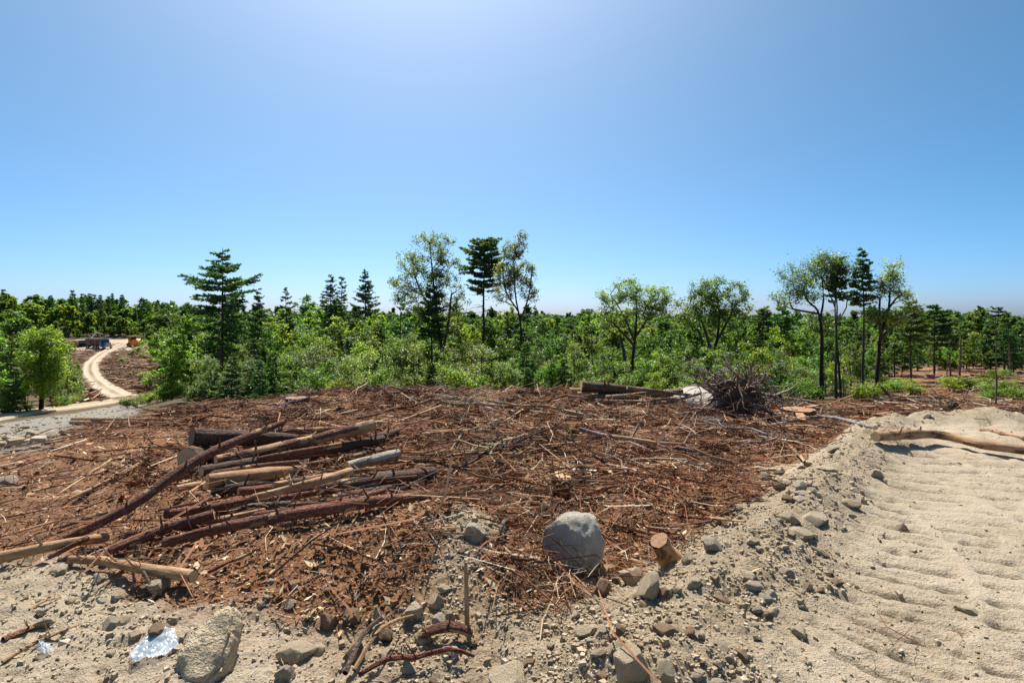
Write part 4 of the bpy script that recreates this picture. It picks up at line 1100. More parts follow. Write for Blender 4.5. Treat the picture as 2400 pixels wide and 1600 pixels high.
def slash_w(x, y):
    gr, bk, og, sl = zones(x, y)
    return sl * (1 - gr) * (1 - .6 * og) * (1 - bk)
dead_sprays()
# coarse slash on the far cut slope by the road
def dens3(x, y, rng): return (poly_sd(x, y, CUT) > 0) & (np.minimum(line_d(x, y, R1), line_d(x, y, R2)) > 2.2) & (rng.uniform(size=len(x)) < .9)
x, y, rng = scatter(14000, 56, 215, 79, dens3, -25, -42)
L = rng.uniform(.6, 3.2, len(x)); r = rng.uniform(.03, .11, len(x))
twig_mass('cutover_slash', x, y, L, r, pal(len(x), rng, (3, 4, 4, 3, 3, 2.5, 2, 2)), rng, 'cut tops and slash on the far slope beside the winding road', up=.25)
def dens4(x, y, rng):
    return (zones(x, y)[3] > .5) & (rng.uniform(size=len(x)) < .9)
x, y, rng = scatter(2600, 14, 62, 83, dens4, 44, 28)
L = rng.uniform(.3, 1.8, len(x)); r = rng.uniform(.008, .03, len(x))
twig_mass('cutover_slash', x, y, L, r, pal(len(x), rng, (3, 4, 4, 4, 4, 4, 3, 3)), rng, 'pale slash on the cleared ground right of the lone trees', up=.1)

# ------------------------------------------------------------------ stumps, root balls, planks, plastic
def stump(base, r, h, label, color=(.16, .10, .07), peel=.1, lean=(0, 0), roots=5, seed=0, group=None, cutm='cut'):
    rng = np.random.RandomState(seed); mb = MB()
    n = 6; t = np.linspace(-.15, 1, n)
    p = np.stack([lean[0] * t * h, lean[1] * t * h, t * h], 1)
    V = mb.tube(p, r * (1 + .45 * np.exp(-np.maximum(t, 0) * 5)), 12, .07 if r > .1 else .2, rng)
    for k in range(roots):
        a = 6.28 * k / max(roots, 1) + rng.uniform(-.4, .4); d = np.array([math.cos(a), math.sin(a), 0])
        mb.tube([d * r * .6 + (0, 0, h * .25), d * r * 1.35 + (0, 0, h * .06), d * r * 2.0 + (0, 0, -h * .1)], [r * .34, r * .22, r * .09], 6, .1, rng)
    o = link('stump', mb.mesh('stump', M['bark']), None, base); o.color = (*color, peel)
    tag(o, label, 'stump', group)
    disc(p[-1], (lean[0], lean[1], 1), r * .98, 'cut_face', M[cutm], o, rng)
    return o
g = G(1578, 1322); stump(g + Vector((0, .06, 0)), .068, .17, 'short sawn stump with a tan top at the edge of the gravel', (.34, .21, .12), .35, (-.6, -.35), 4, 1, cutm='plank')
g = G(697, 953); stump(g, .27, .20, 'wide low stump on the crest left of centre', DARK, .05, roots=6, seed=2, cutm='cut_dark')
g = G(1870, 975); stump(g, .42, .18, 'wide orange-topped stump among planks right of the root ball', (.2, .1, .06), .2, roots=6, seed=3, cutm='plank')
g = G(1315, 1150); stump(g + Vector((0, .2, -.02)), .10, .12, 'rotten mossy stump over a dark hollow in the brush', (.17, .12, .05), .2, (.3, -.2), 6, 4)
STG = 'low stumps on the cleared ground beyond the track'
for i, (px, py, w, h) in enumerate([(2305,896,14,16),(2365,870,9,14),(2383,862,16,14),(2180,888,18,10),(2290,888,26,10),(2342,884,10,12),(2146,925,20,14),(2240,905,16,10),(2391,905,18,10)]):
    g = G(px, py); d = g.y
    stump(g, w / 2 / F * d, h / F * d * 1.1, ['grey stump standing in green shrubs', 'tall thin stump by the forest edge', 'short stump at the far right under the trees', 'low brown stump at the end of the cleared lane', 'broad pale stump between two shrub patches', 'small stump behind the shrubs', 'dark uprooted stump beside the near shrub patch', 'reddish stump in the middle of the cleared lane', 'low stump at the right edge among shrubs'][i], GREYB if i % 2 else DARK, .2, roots=4, seed=20 + i, group=STG, cutm='cut_dark')
def knot_of_roots(name, c, R, label, cat, nroots, seed, soil=(.06, .04, .03), flat=.55, trunk=None, light=(.42, .38, .34)):
    rng = np.random.RandomState(seed)
    root = link(name, None, None, c); tag(root, label, cat)
    me = rock_mesh('soil_clump', seed, 4, M['litter'], 6, .22)
    nv = len(me.vertices); at = me.attributes.new('col', 'FLOAT_COLOR', 'POINT')
    cc = np.tile(np.array([*soil, 1.0]), (nv, 1)) * np.concatenate([rng.uniform(.5, 1.5, (nv, 1))] * 4, 1)
    at.data.foreach_set('color', cc.astype(np.float32).ravel())
    link('soil_clump', me, root, (0, 0, R * .45), (0, 0, .3), (R * .46, R * flat * .8, R * .5))
    for k in range(nroots):
        a = rng.uniform(0, 6.28); e = rng.uniform(-.5, 1.0)
        d = np.array([math.cos(a) * math.cos(e), math.sin(a) * math.cos(e) * .8, math.sin(e)])
        p = np.array([0, 0, R * .45]) + d * R * .35; q = [p]
        L = R * rng.uniform(.5, 1.3); dv = d.copy()
        for s in range(5):
            q.append(q[-1] + dv * L / 5); dv = dv + rng.normal(0, .42, 3) + np.array([0, 0, -.12]); dv /= np.linalg.norm(dv)
        q = np.array(q); q[:, 2] = np.maximum(q[:, 2], .0)
        mb = MB(); r0 = R * rng.uniform(.010, .036)
        mb.tube(q, np.linspace(r0, r0 * .15, 6), 5, .1, rng)
        for kk in range(2):
            i = rng.randint(1, 5); d2 = rng.normal(0, 1, 3); d2 /= np.linalg.norm(d2)
            mb.tube([q[i], q[i] + d2 * L * .18, q[i] + d2 * L * .3 + rng.normal(0, .04, 3) * R], [r0 * .4, r0 * .25, r0 * .1], 4)
        o = link('root', mb.mesh('root', M['bark']), root)
        o.color = (*(light if rng.uniform() < .5 else (.20, .125, .09)), .05)
    if trunk:
        pts, rr, col = trunk
        mb = MB(); mb.tube([Vector(p) - Vector(c) for p in pts], rr, 10, .06, rng)
        o = link('trunk', mb.mesh('trunk', M['bark']), root); o.color = (*col, .15)
    return root
g = G(1748, 985); cc = Vector((g.x, g.y + .5, g.z - .05))
knot_of_roots('uprooted_tree', cc, 1.12, 'uprooted tree, its black root ball bristling with grey roots on the crest', 'uprooted tree', 110, 7, soil=(.11, .075, .055),
              trunk=([cc + Vector((-.2, 0, .75)), S(1660, 905, 17.2), S(1590, 918, 17.4), S(1499, 934, 17.2)], [.17, .15, .13, .09], (.30, .20, .13)))
g = Vector((1030 / F * 16, 16, hz(1030 / F * 16, 16))); knot_of_roots('root_ball', g, .68, 'small brown upturned root ball beyond the gravel crest', 'root ball', 34, 9, soil=(.10, .055, .035))
g = G(1318, 1182); knot_of_roots('root_clump', Vector((g.x, g.y + .15, g.z - .02)), .26, 'mossy dark root clump in the hollow behind the boulder', 'root clump', 26, 11, soil=(.17, .10, .05), light=(.25, .14, .08))
g = G(1345, 1032); knot_of_roots('moss_clump', Vector((g.x, g.y + .1, g.z - .04)), .26, 'yellow-green mossy clump of roots in the brush', 'moss clump', 16, 13, soil=(.22, .15, .035), light=(.4, .28, .16))
g = Vector((1172 / F * 16, 16, hz(1172 / F * 16, 16))); knot_of_roots('root_clump', g, .45, 'dark clump of roots at the right edge beyond the gravel', 'root clump', 22, 17, soil=(.08, .05, .035))
for i, (a, b2, w, lab) in enumerate([((1840,952),(1912,960),9,'flat reddish plank lying on the wide stump'), ((1860,945),(1885,946),8,'short plank on top of the plank pile'), ((1862,985),(1925,962),9,'plank slanting against the wide stump'), ((1890,972),(1926,972),6,'thin pale plank right of the wide stump'), ((1868,972),(1880,1000),10,'torn pale slab leaning below the wide stump')]):
    ga, gb = G(*a), G(*b2); ga.z += .28 - .03 * i; gb.z += .26 - .04 * i
    d = gb - ga; L = d.length; wd = w / F * ga.y * 1.4
    mb = MB(); n = 5; rg = np.random.RandomState(40 + i)
    t = np.linspace(0, L, n)
    for (sy, sz_) in ((wd, .04),):
        V = []
        for q in t:
            k1 = 1 + rg.uniform(-.15, .15)
            V += [(q, -sy / 2 * k1, 0), (q, sy / 2 * k1, 0), (q, sy / 2 * k1, sz_), (q, -sy / 2 * k1, sz_)]
        Fq = [(4*s+e, 4*s+(e+1)%4, 4*s+4+(e+1)%4, 4*s+4+e) for s in range(n-1) for e in range(4)] + [(0,3,2,1), (4*n-4,4*n-3,4*n-2,4*n-1)]
        mb.quads(V, Fq)
    o = link('plank', mb.mesh('plank', M['plank'], False), None, ga, d.to_track_quat('X', 'Z').to_euler())
    tag(o, lab, 'plank')
# antler-like dead branches standing up
def dead_shrub(px, py, hpx, d, label, seed, n=7, col=(.45, .40, .34), spread=.5):
    rng = np.random.RandomState(seed); mb = MB(); h = hpx / F * d
    gx = (px - 1200) / F * d; gz = hz(gx, d)
    for k in range(n):
        a = rng.uniform(0, 6.28); dv = np.array([math.cos(a) * spread, math.sin(a) * spread, 1.0]); dv /= np.linalg.norm(dv)
        L = h * rng.uniform(.5, 1.05); q = [np.array([rng.normal(0, .05), rng.normal(0, .05), -.05])]
        for s in range(5): q.append(q[-1] + dv * L / 5); dv = dv + rng.normal(0, .22, 3); dv /= np.linalg.norm(dv)
        r0 = .019 * d / 18
        mb.tube(q, np.linspace(r0 * 1.5, r0 * .35, 6), 5)
        for kk in range(3):
            i = rng.randint(2, 5); d2 = dv + rng.normal(0, .6, 3); d2 /= np.linalg.norm(d2)
            mb.tube([q[i], q[i] + d2 * L * .15, q[i] + d2 * L * .3], [r0 * .7, r0 * .5, r0 * .2], 4)
    o = link('dead_branch', mb.mesh('dead_branch', M['bark']), None, (gx, d, gz)); o.color = (*col, .05)
    tag(o, label, 'dead branch')
dead_shrub(1856, 945, 66, 18.5, 'bare antler-like pale branches sticking up right of the root ball', 1)
dead_shrub(1622, 975, 58, 15.5, 'grey bare branches fanned in front of the broad flat boulder', 2, 9, (.5, .46, .42), .9)
dead_shrub(1700, 1000, 60, 14.5, 'tangle of bare grey branches below the root ball', 3, 14, (.48, .44, .40), 1.6)
dead_shrub(1770, 985, 55, 15.5, 'bare grey twigs spreading right of the root ball', 4, 10, (.45, .41, .37), 1.6)
dead_shrub(1560, 1010, 40, 14, 'low bare twigs left of the flat boulder', 5, 8, (.46, .40, .34), 1.8)
dead_shrub(1530, 918, 34, 18.5, 'thin bare twig rising over the middle of the stack', 6, 2, (.5, .42, .35), .5)
dead_shrub(2190, 985, 60, 16, 'bare crooked branches left of the brown root ball', 7, 7, (.35, .26, .2), .8)
dead_shrub(980, 905, 30, 18, 'dry red twigs sticking up on the crest left of centre', 8, 16, (.24, .10, .06), .9)
dead_shrub(870, 905, 22, 18, 'dry red twigs on the crest near the small dark spruce', 9, 12, (.22, .10, .06), 1.1)
dead_shrub(480, 955, 30, 13.5, 'dry brown brush at the edge of the clearing, right part', 10, 22, (.17, .09, .06), 1.3)
dead_shrub(430, 965, 26, 12.8, 'dry brown brush at the edge of the clearing, left part', 12, 22, (.15, .08, .055), 1.5)

def sheet(px, py, w, h, label, seed, rot):
    rng = np.random.RandomState(seed); g = G(px, py); d = g.y
    n = 44; u, v = np.meshgrid(np.linspace(-1, 1, n), np.linspace(-1, 1, n))
    X_ = u * w / 2 / F * d * (1 - .35 * np.abs(v)); Y_ = v * h / 2 / F * d * 2.2
    Z0 = .03 + .022 * fbm(u * 1.3 + seed, v * 1.3, 3, 4) + .02 * (1 - u * u)
    ca, sa = math.cos(rot), math.sin(rot)
    XX = X_ * ca - Y_ * sa; YY = X_ * sa + Y_ * ca
    Zg = H((XX + g.x).ravel(), (YY + g.y).ravel()).reshape(n, n) - g.z
    V = np.stack([XX, YY, Z0 + .4 * Zg], -1).reshape(-1, 3)
    i = np.arange(n - 1)[:, None] * n + np.arange(n - 1)[None, :]
    me = mesh_np('plastic_sheet', V, np.stack([i, i + 1, i + n + 1, i + n], -1).reshape(-1, 4), M['plastic'], True)
    tag(link('plastic_sheet', me, None, g), label, 'plastic sheet')
t = NT('plastic')
nn = t.noise(t.n('TexCoord').outputs['Object'], 14, 3)
cc_ = t.ramp(nn, [(.35, (.30, .40, .48)), (.65, (.55, .64, .72))])
pb = t.n('BsdfPrincipled', Roughness=.22); t.t.links.new(cc_, pb.inputs['Base Color']); pb.inputs['Specular IOR Level'].default_value = .6
trp = t.n('BsdfTransparent').outputs[0]
M['plastic'] = t.out(t.n('MixShader', Fac=.45, i1=pb.outputs[0], i2=trp).outputs[0])
sheet(362, 1530, 100, 46, 'crumpled clear plastic sheet against the tilted tan slab', 1, .35)
sheet(104, 1536, 30, 26, 'scrap of bluish plastic in the sandy front left corner', 2, .9)

# ------------------------------------------------------------------ trees
def leaf_quads(P, size, rng, flat=.6):
    """diamond leaves folded along the middle: 2 tris each (as 1 quad)"""
    n = len(P)
    nrm = rng.normal(size=(n, 3)); nrm[:, 2] = np.abs(nrm[:, 2]) + flat; nrm /= np.linalg.norm(nrm, axis=1)[:, None]
    t = rng.normal(size=(n, 3)); t -= (t * nrm).sum(1)[:, None] * nrm; t /= np.linalg.norm(t, axis=1)[:, None]
    b = np.cross(nrm, t)
    s = size * rng.uniform(.65, 1.3, n)[:, None]
    V = np.stack([P - t * s * .6, P - b * s * .38 + nrm * s * .12, P + t * s * .6, P + b * s * .38 + nrm * s * .12], 1)
    return V.reshape(-1, 3)
def leaves_mesh(name, P, size, rng, mat, flat=.9):
    V = leaf_quads(P, size, rng, flat)
    var = np.repeat(np.clip(rng.normal(.45, .24, len(P)), 0, 1), 4)
    return mesh_np(name, V, np.arange(len(V)).reshape(-1, 4), mat, False, attrs={'var': var})

def decid(trunk, tr, blobs, rng, nclus=90, per=45, leaf=.12, mat='leaf_mid', twig=.35, rise=.55, tip=.012, spread=.22, ytilt=1.0):
    """trunk: list of polylines (local 3d), tr: base radius; blobs: (x,y,z,rx,ry,rz)"""
    nodes = []; par = []
    for li, line in enumerate(trunk):
        c = catmull(line, .35) if len(line) > 2 else [Vector(line[0]).lerp(Vector(line[1]), q / 8) for q in range(9)]
        start = len(nodes)
        for q, p in enumerate(c):
            if q == 0 and li > 0 and nodes:
                dd = [(Vector(nn) - p).length for nn in nodes]; j = int(np.argmin(dd))
                nodes.append(tuple(p)); par.append(j if dd[j] < .6 else -1)
            else:
                nodes.append(tuple(p)); par.append(len(nodes) - 2 if q > 0 else -1)
    ntr = len(nodes)
    vol = np.array([b[3] * b[4] * b[5] for b in blobs]) ** .8; vol /= vol.sum()
    ci = rng.choice(len(blobs), nclus, p=vol)
    dirs = rng.normal(size=(nclus, 3)); dirs /= np.linalg.norm(dirs, axis=1)[:, None]
    rad = rng.uniform(.25, 1, nclus) ** .45
    B = np.array(blobs)
    C = B[ci, :3] + dirs * rad[:, None] * B[ci, 3:6]
    tn = np.array(nodes)
    dmin = np.array([np.min(np.linalg.norm(tn - c, axis=1)) for c in C])
    for idx in np.argsort(dmin):
        c = C[idx]; nd = np.array(nodes)
        v = c - nd; hd = np.hypot(v[:, 0], v[:, 1]); L = np.linalg.norm(v, axis=1)
        cost = L + 3.0 * np.maximum(0, rise * hd - v[:, 2])
        cost[:max(2, int(ntr * .12))] += 3
        j = int(np.argmin(cost)); p0 = nd[j]; L = L[j]
        m = max(1, int(L / .4)); prev = j
        sag = np.array([0, 0, -.10 * L])
        for q in range(1, m + 1):
            t_ = q / m
            p = p0 + (c - p0) * t_ + sag * math.sin(math.pi * t_) + rng.normal(0, .035 * min(L, 1.5), 3) * (t_ < 1)
            nodes.append(tuple(p)); par.append(prev); prev = len(nodes) - 1
    nd = np.array(nodes); n = len(nd)
    acc = np.zeros(n); kids = [[] for _ in range(n)]
    for i, p in enumerate(par):
        if p >= 0: kids[p].append(i)
    for i in range(n - 1, -1, -1):
        if not kids[i]: acc[i] = tip ** 2.2
        if par[i] >= 0: acc[par[i]] += acc[i]
    # trunks listed later may hang on earlier nodes: one more pass keeps it monotone
    r = np.maximum(acc, tip ** 2.2) ** (1 / 2.2)
    ht = max(nd[:ntr, 2].max(), .1)
    r[:ntr] = np.maximum(r[:ntr] * .5, tr * np.clip(1 - .8 * nd[:ntr, 2] / ht, .12, 1)); r[ntr:] = np.minimum(r[ntr:], tr * .4)
    mb = MB(); done = set()
    for i in range(n):
        if par[i] >= 0 and kids[par[i]][0] == i and par[i] not in done and par[par[i]] >= 0: continue
        chain = [par[i]] if par[i] >= 0 else []
        cur = i
        while True:
            chain.append(cur)
            if not kids[cur]: break
            cur = kids[cur][0]
        if len(chain) > 1:
            rr = r[chain].copy()
            if par[i] >= 0: rr[0] = min(rr[0], rr[1] * 1.15)
            mb.tube(nd[chain], rr, 7 if rr[0] > .05 else 4)
    LP = []
    for c in C:
        nt = 6
        for k in range(nt):
            d = rng.normal(size=3); d[2] = d[2] * .6 + .35; d /= np.linalg.norm(d); Lk = twig * rng.uniform(.6, 1.3)
            mb.tube([c, c + d * Lk * .5, c + d * Lk + (0, 0, -.04)], [tip * .6, tip * .45, tip * .25], 3)
            m = int(per / nt * rng.uniform(.5, 1.5)) + 1
            LP.append(c + d * Lk * rng.uniform(.15, 1.1, (m, 1)) + rng.normal(0, spread * .5, (m, 3)))
    P = np.concatenate(LP)
    return mb.mesh('trunk', M['bark']), leaves_mesh('crown', P, leaf, rng, M[mat])

def conifer(h, w, rng, t0=.15, whorls=20, per=6, droop=.15, upc=.25, spray=.16, dens=1.0, mat='needle', tr=None, shape=None, dead=None, gap=.0, layer=False, asym=0.0, zj=.03):
    """returns trunk mesh, crown mesh"""
    tr = tr or h * .013
    mb = MB(); n = 10; t = np.linspace(-.02, 1, n)
    lean = np.cumsum(rng.normal(0, .004 * h, (n, 2)), 0); lean -= lean[0]
    tp = np.column_stack([lean, t * h]); mb.tube(tp, tr * np.clip(1 - t, .05, 1) ** .8, 7, .06, rng)
    cx = lambda z: np.array([np.interp(z, tp[:, 2], tp[:, 0]), np.interp(z, tp[:, 2], tp[:, 1]), z])
    shape = shape or (lambda s: (1 - s) ** .85 * (.55 + .45 * min(1, s * 5)))
    segs = []
    for k in range(whorls):
        s = (k + rng.uniform(-.25, .25)) / (whorls - .3); s = min(max(s, 0), .985)
        if rng.uniform() < gap: continue
        for q in range(per if not layer else rng.randint(per - 1, per + 2)):
            if rng.uniform() < .1: continue
            a = 6.283 * (q + rng.uniform(-.3, .3)) / per + k * 1.3
            L = w * shape(s) * rng.uniform(.55, 1.12) * (1 + asym * math.cos(a)) + .05
            z = h * (t0 + (1 - t0) * s) + rng.uniform(-zj, zj) * h * (.8 if layer else 1)
            o0 = cx(z); d = np.array([math.cos(a), math.sin(a), 0])
            m = 6; u = np.linspace(0, 1, m)
            zc = L * ((-droop * (1 - s) * 1.6 + rng.normal(.02, .10)) * u + (upc + rng.normal(0, .07)) * u * u + .10 * s * u) + rng.normal(0, .02 * L)
            pts = o0 + d * (u * L)[:, None]; pts[:, 2] += zc
            side = rng.normal(0, .05 * L); pts[:, :2] += np.array([-d[1], d[0]])[None, :2] * (side * u * u)[:, None]
            mb.tube(pts, np.linspace(max(.012, tr * .22 * (1 - .6 * s)), .004, m), 4)
            segs.append((pts, L, d, s))
    if dead:
        for k in range(dead[2]):
            z = h * rng.uniform(dead[0], dead[1]); a = rng.uniform(0, 6.28); L = w * rng.uniform(.3, .9)
            o0 = cx(z); d = np.array([math.cos(a), math.sin(a), rng.uniform(-.3, .25)])
            mb.tube([o0, o0 + d * L * .5 + (0, 0, .03), o0 + d * L + (0, 0, rng.uniform(-.1, .25) * L)], [.018, .012, .005], 4)
    Q = []
    for pts, L, d, s in segs:
        nt = max(5, int(L * 17 * dens))
        u = rng.uniform(.12 if s > .5 else .22, 1, nt)
        P0 = np.stack([np.interp(u, np.linspace(0, 1, len(pts)), pts[:, i]) for i in range(3)], 1)
        sg = rng.choice([-1, 1], nt); an = rng.uniform(.35, 1.1, nt) * sg
        dd = np.stack([d[0] * np.cos(an) - d[1] * np.sin(an), d[0] * np.sin(an) + d[1] * np.cos(an), rng.normal(.05, .18, nt)], 1)
        lt = (.10 + .32 * L * (1 - .65 * u)) * rng.uniform(.5, 1.1, nt); lt = np.minimum(lt, .55)
        kq = 5
        f = (np.arange(kq) + .5) / kq
        PP = P0[:, None, :] + dd[:, None, :] * (lt[:, None] * f[None, :])[..., None]
        DD = dd[:, None, :] + rng.normal(0, .45, (nt, kq, 3)); DD[..., 2] += .15
        Q.append((PP.reshape(-1, 3), DD.reshape(-1, 3)))
    P0 = np.concatenate([q[0] for q in Q]); D = np.concatenate([q[1] for q in Q]); D /= np.linalg.norm(D, axis=1)[:, None]
    # leader tuft
    mB = len(P0); ls = spray * rng.uniform(.6, 1.3, mB)[:, None]; wv = np.cross(D, rng.normal(size=(mB, 3))); wv /= np.linalg.norm(wv, axis=1)[:, None] + 1e-9
    ww = ls * .17
    V = np.stack([P0 - D * ls * .3, P0 - wv * ww + D * ls * .2, P0 + D * ls * .75, P0 + wv * ww + D * ls * .2], 1).reshape(-1, 3)
    var = np.repeat(np.clip(rng.normal(.4, .25, mB), 0, 1), 4)
    crown = mesh_np('crown', V, np.arange(len(V)).reshape(-1, 4), M[mat], False, attrs={'var': var})
    return mb.mesh('trunk', M['bark']), crown

def place_tree(kind, meshes, loc, label, group=None, rotz=0.0, scale=1.0, bark=(.09, .07, .055), cat='tree'):
    e = link(kind, None, None, loc, (0, 0, rotz), scale); e.empty_display_size = .2
    t_ = link('trunk', meshes[0], e); t_.color = (*bark, 0.0)
    link('crown', meshes[1], e)
    tag(e, label, cat, group)
    return e
def local(px, py, d, base): return Vector(S(px, py, d)) - base
def hero_decid(kind, d, trunk_px, tr_px, blobs_px, label, seed, mat='leaf_sky', nclus=90, per=45, leaf=.13, bark=(.14, .115, .092), rise=.55, twig=.35, spread=.22):
    px0, py0 = trunk_px[0][0]
    bx = (px0 - 1200) / F * d; bz = hz(bx, d); base = Vector((bx, d, bz))
    rng = np.random.RandomState(seed)
    lines = []
    for li, line in enumerate(trunk_px):
        L_ = [local(x_, y_, d, base) for x_, y_ in line]
        if li == 0: L_[0] = Vector((0, 0, -.1))
        for q in range(1, len(L_)): L_[q].y += rng.normal(0, .08)
        lines.append(L_)
    bl = []
    for (x_, y_, rx, ry) in blobs_px:
        c = local(x_, y_, d, base); c.y += rng.uniform(-.5, .5) * rx / F * d
        bl.append((c.x, c.y, c.z, rx / F * d, rx / F * d * .9, ry / F * d))
    me = decid(lines, tr_px / 2 / F * d, bl, rng, nclus, per, leaf, mat, twig, rise, spread=spread)
    return place_tree(kind, me, base, label, bark=bark)
def hero_conifer(kind, d, px, top, wpx, label, seed, base_py=None, bark=(.10, .078, .062), group=None, z0=None, **kw):
    bx = (px - 1200) / F * d; bz = hz(bx, d) if z0 is None else z0
    h = ZC - (top - HY) / F * d - bz
    if 'crown_py' in kw:
        cp = kw.pop('crown_py'); kw['t0'] = (ZC - (cp - HY) / F * d - bz) / h
    me = conifer(h, wpx / F * d, np.random.RandomState(seed), **kw)
    return place_tree(kind, me, Vector((bx, d, bz)), label, group, bark=bark)

# the trees that stand out against the sky
hero_conifer('pine_tree', 40, 521, 582, 96, 'tall wide-armed white pine standing alone left of centre', 1, crown_py=822, whorls=15, per=7, droop=.22, upc=.12, spray=.25, dens=1.6, layer=True, tr=.15, gap=.0, zj=.035,
             shape=lambda s: float(np.interp(s, [0, .09, .26, .42, .51, .59, .675, .74, .8, .925, 1], [.35, .42, .52, .72, .75, .8, 1.0, .55, .42, .15, .04])))
hero_conifer('spruce_tree', 58, 608, 678, 26, 'slim crooked spruce right behind the wide-armed pine', 2, crown_py=800, whorls=13, per=5, droop=.1, dens=1.6, spray=.26, layer=True, shape=lambda s: float(np.interp(s, [0, .3, .5, .7, 1], [1, .8, .5, .5, .15])))
hero_conifer('spruce_tree', 58, 672, 673, 30, 'lone spruce between the wide-armed pine and the three spires', 3, crown_py=800, whorls=12, per=5, droop=.2, dens=1.6, spray=.26, layer=True)
hero_conifer('spruce_tree', 62, 777, 646, 46, 'leftmost of three sparse spires of spruce', 4, crown_py=780, whorls=19, per=6, droop=.35, upc=.3, dens=.9, spray=.26, layer=True, bark=(.05, .045, .04))
hero_conifer('spruce_tree', 64, 801, 646, 32, 'slender middle one of three sparse spires of spruce', 5, crown_py=780, whorls=19, per=5, droop=.35, upc=.3, dens=.9, spray=.26, layer=True)
hero_conifer('spruce_tree', 62, 853, 636, 56, 'broadest right one of three sparse spires of spruce', 6, crown_py=785, whorls=19, per=7, droop=.35, upc=.35, dens=1.0, spray=.26, layer=True)
hero_conifer('spruce_tree', 32, 939, 694, 42, 'small dark half-bare spruce in front of the tall leafy tree', 7, crown_py=860, whorls=11, per=6, droop=.2, dens=1.3, spray=.2, gap=.2, tr=.06, dead=(.1, .5, 10))
hero_decid('leafy_tree', 38, [[(1046,905),(1036,830),(1022,720),(1012,620),(1008,570)], [(1036,830),(1050,760),(1058,690)], [(1022,740),(990,690),(970,640)]], 10,
           [(1000,590,46,42),(1030,580,36,34),(965,620,34,30),(1045,640,38,40),(990,660,52,40),(960,690,42,24),(1060,700,40,30),(1020,730,60,28),(920,666,24,10),(1080,745,26,18)],
           'tallest leafy tree, dense crown, left of the bare-stemmed pine', 11, 'leaf_sky', 230, 46, .115)
hero_conifer('spruce_tree', 37, 1012, 672, 38, 'dark spruce growing up against the tallest leafy tree', 12, crown_py=790, whorls=11, per=7, droop=.1, dens=1.8, spray=.2, tr=.09, shape=lambda s: (1 - s) ** .4 * .9)
hero_conifer('pine_tree', 40, 1128, 558, 56, 'tall bare-stemmed pine with a dense flat-layered top', 13, crown_py=680, whorls=15, per=7, zj=.02, droop=.0, upc=.12, dens=1.5, spray=.24, layer=True, tr=.14, dead=(.52, .70, 26), bark=(.055, .042, .036),
             shape=lambda s: float(np.interp(s, [0, .2, .4, .6, .8, 1], [.7, .55, .95, .9, .8, .3])))
hero_decid('leafy_tree', 36, [[(1218,930),(1222,840),(1220,760),(1208,690),(1205,600),(1222,552)], [(1220,750),(1240,690),(1248,620)], [(1215,730),(1185,680),(1178,620)]], 7,
           [(1200,590,24,26),(1215,580,16,30),(1224,556,8,16),(1190,640,32,30),(1236,640,22,32),(1240,690,20,24),(1185,690,26,22),(1210,660,28,30)],
           'slender airy leafy tree right of the bare-stemmed pine', 14, 'leaf_sky', 150, 34, .11, twig=.3)
hero_decid('maple_tree', 36, [[(1478,905),(1482,850),(1488,798),(1492,730),(1490,690)], [(1487,800),(1462,740),(1430,690)], [(1489,790),(1520,740),(1545,690)], [(1487,810),(1450,770),(1420,740)], [(1466,900),(1464,840),(1455,790)]], 11,
           [(1475,680,36,26),(1440,695,32,22),(1412,712,26,14),(1500,700,34,26),(1540,700,34,26),(1560,720,22,22),(1520,730,34,16),(1440,740,42,20),(1490,745,44,20),(1420,760,30,14)],
           'spreading maple with open limbs, left of the round-topped one', 15, 'leaf_sky', 190, 42, .11, rise=.35)
hero_decid('maple_tree', 36, [[(1660,912),(1664,850),(1678,800),(1685,740),(1680,690)], [(1672,815),(1700,760),(1725,710)], [(1668,830),(1650,770),(1630,720)], [(1655,905),(1652,840),(1640,780)]], 12,
           [(1680,680,42,26),(1640,690,36,26),(1610,715,30,22),(1720,690,36,26),(1745,715,22,28),(1680,720,60,24),(1640,750,44,22),(1710,755,44,22),(1600,735,20,12)],
           'round-topped maple behind the broad flat boulder', 16, 'leaf_sky', 220, 44, .11, rise=.35)
hero_decid('leafy_tree', 27, [[(1926,962),(1926,860),(1922,780),(1918,728),(1904,714)], [(1918,735),(1880,728),(1862,724)], [(1920,760),(1930,700),(1925,650)]], 12,
           [(1850,700,34,14),(1870,670,34,26),(1850,640,24,18),(1900,640,34,28),(1925,620,24,22),(1835,715,22,8),(1920,760,26,22),(1900,690,30,18)],
           'leaning leafy tree, leftmost of the four lone trees', 17, 'leaf_sky', 130, 36, .085, rise=.2, bark=(.10, .085, .07))
hero_conifer('spruce_tree', 27, 1959, 610, 26, 'dark-topped thin tree, second of the four lone trees', 18, crown_py=700, whorls=11, per=6, droop=.15, dens=2.0, spray=.16, tr=.075, dead=(.45, .68, 18), shape=lambda s: (1 - s) ** .35 * .9)
hero_decid('leafy_tree', 27.3, [[(1972,966),(1968,880),(1960,790),(1956,720),(1962,640),(1968,600)], [(1957,720),(1940,680),(1925,640)], [(1960,760),(1985,720),(1985,690)]], 6,
           [(1968,606,14,12),(1950,630,28,22),(1930,610,20,16),(1940,660,26,18),(1985,640,18,20)], 'thin leafy tree twined with the dark-topped one', 19, 'leaf_sky', 70, 34, .085, rise=.3)
hero_conifer('spruce_tree', 27, 2021, 586, 34, 'straight thin spruce, third of the four lone trees', 20, crown_py=712, whorls=18, per=6, zj=.025, droop=.15, upc=.1, dens=1.8, spray=.16, tr=.075, dead=(.50, .66, 22), layer=True)
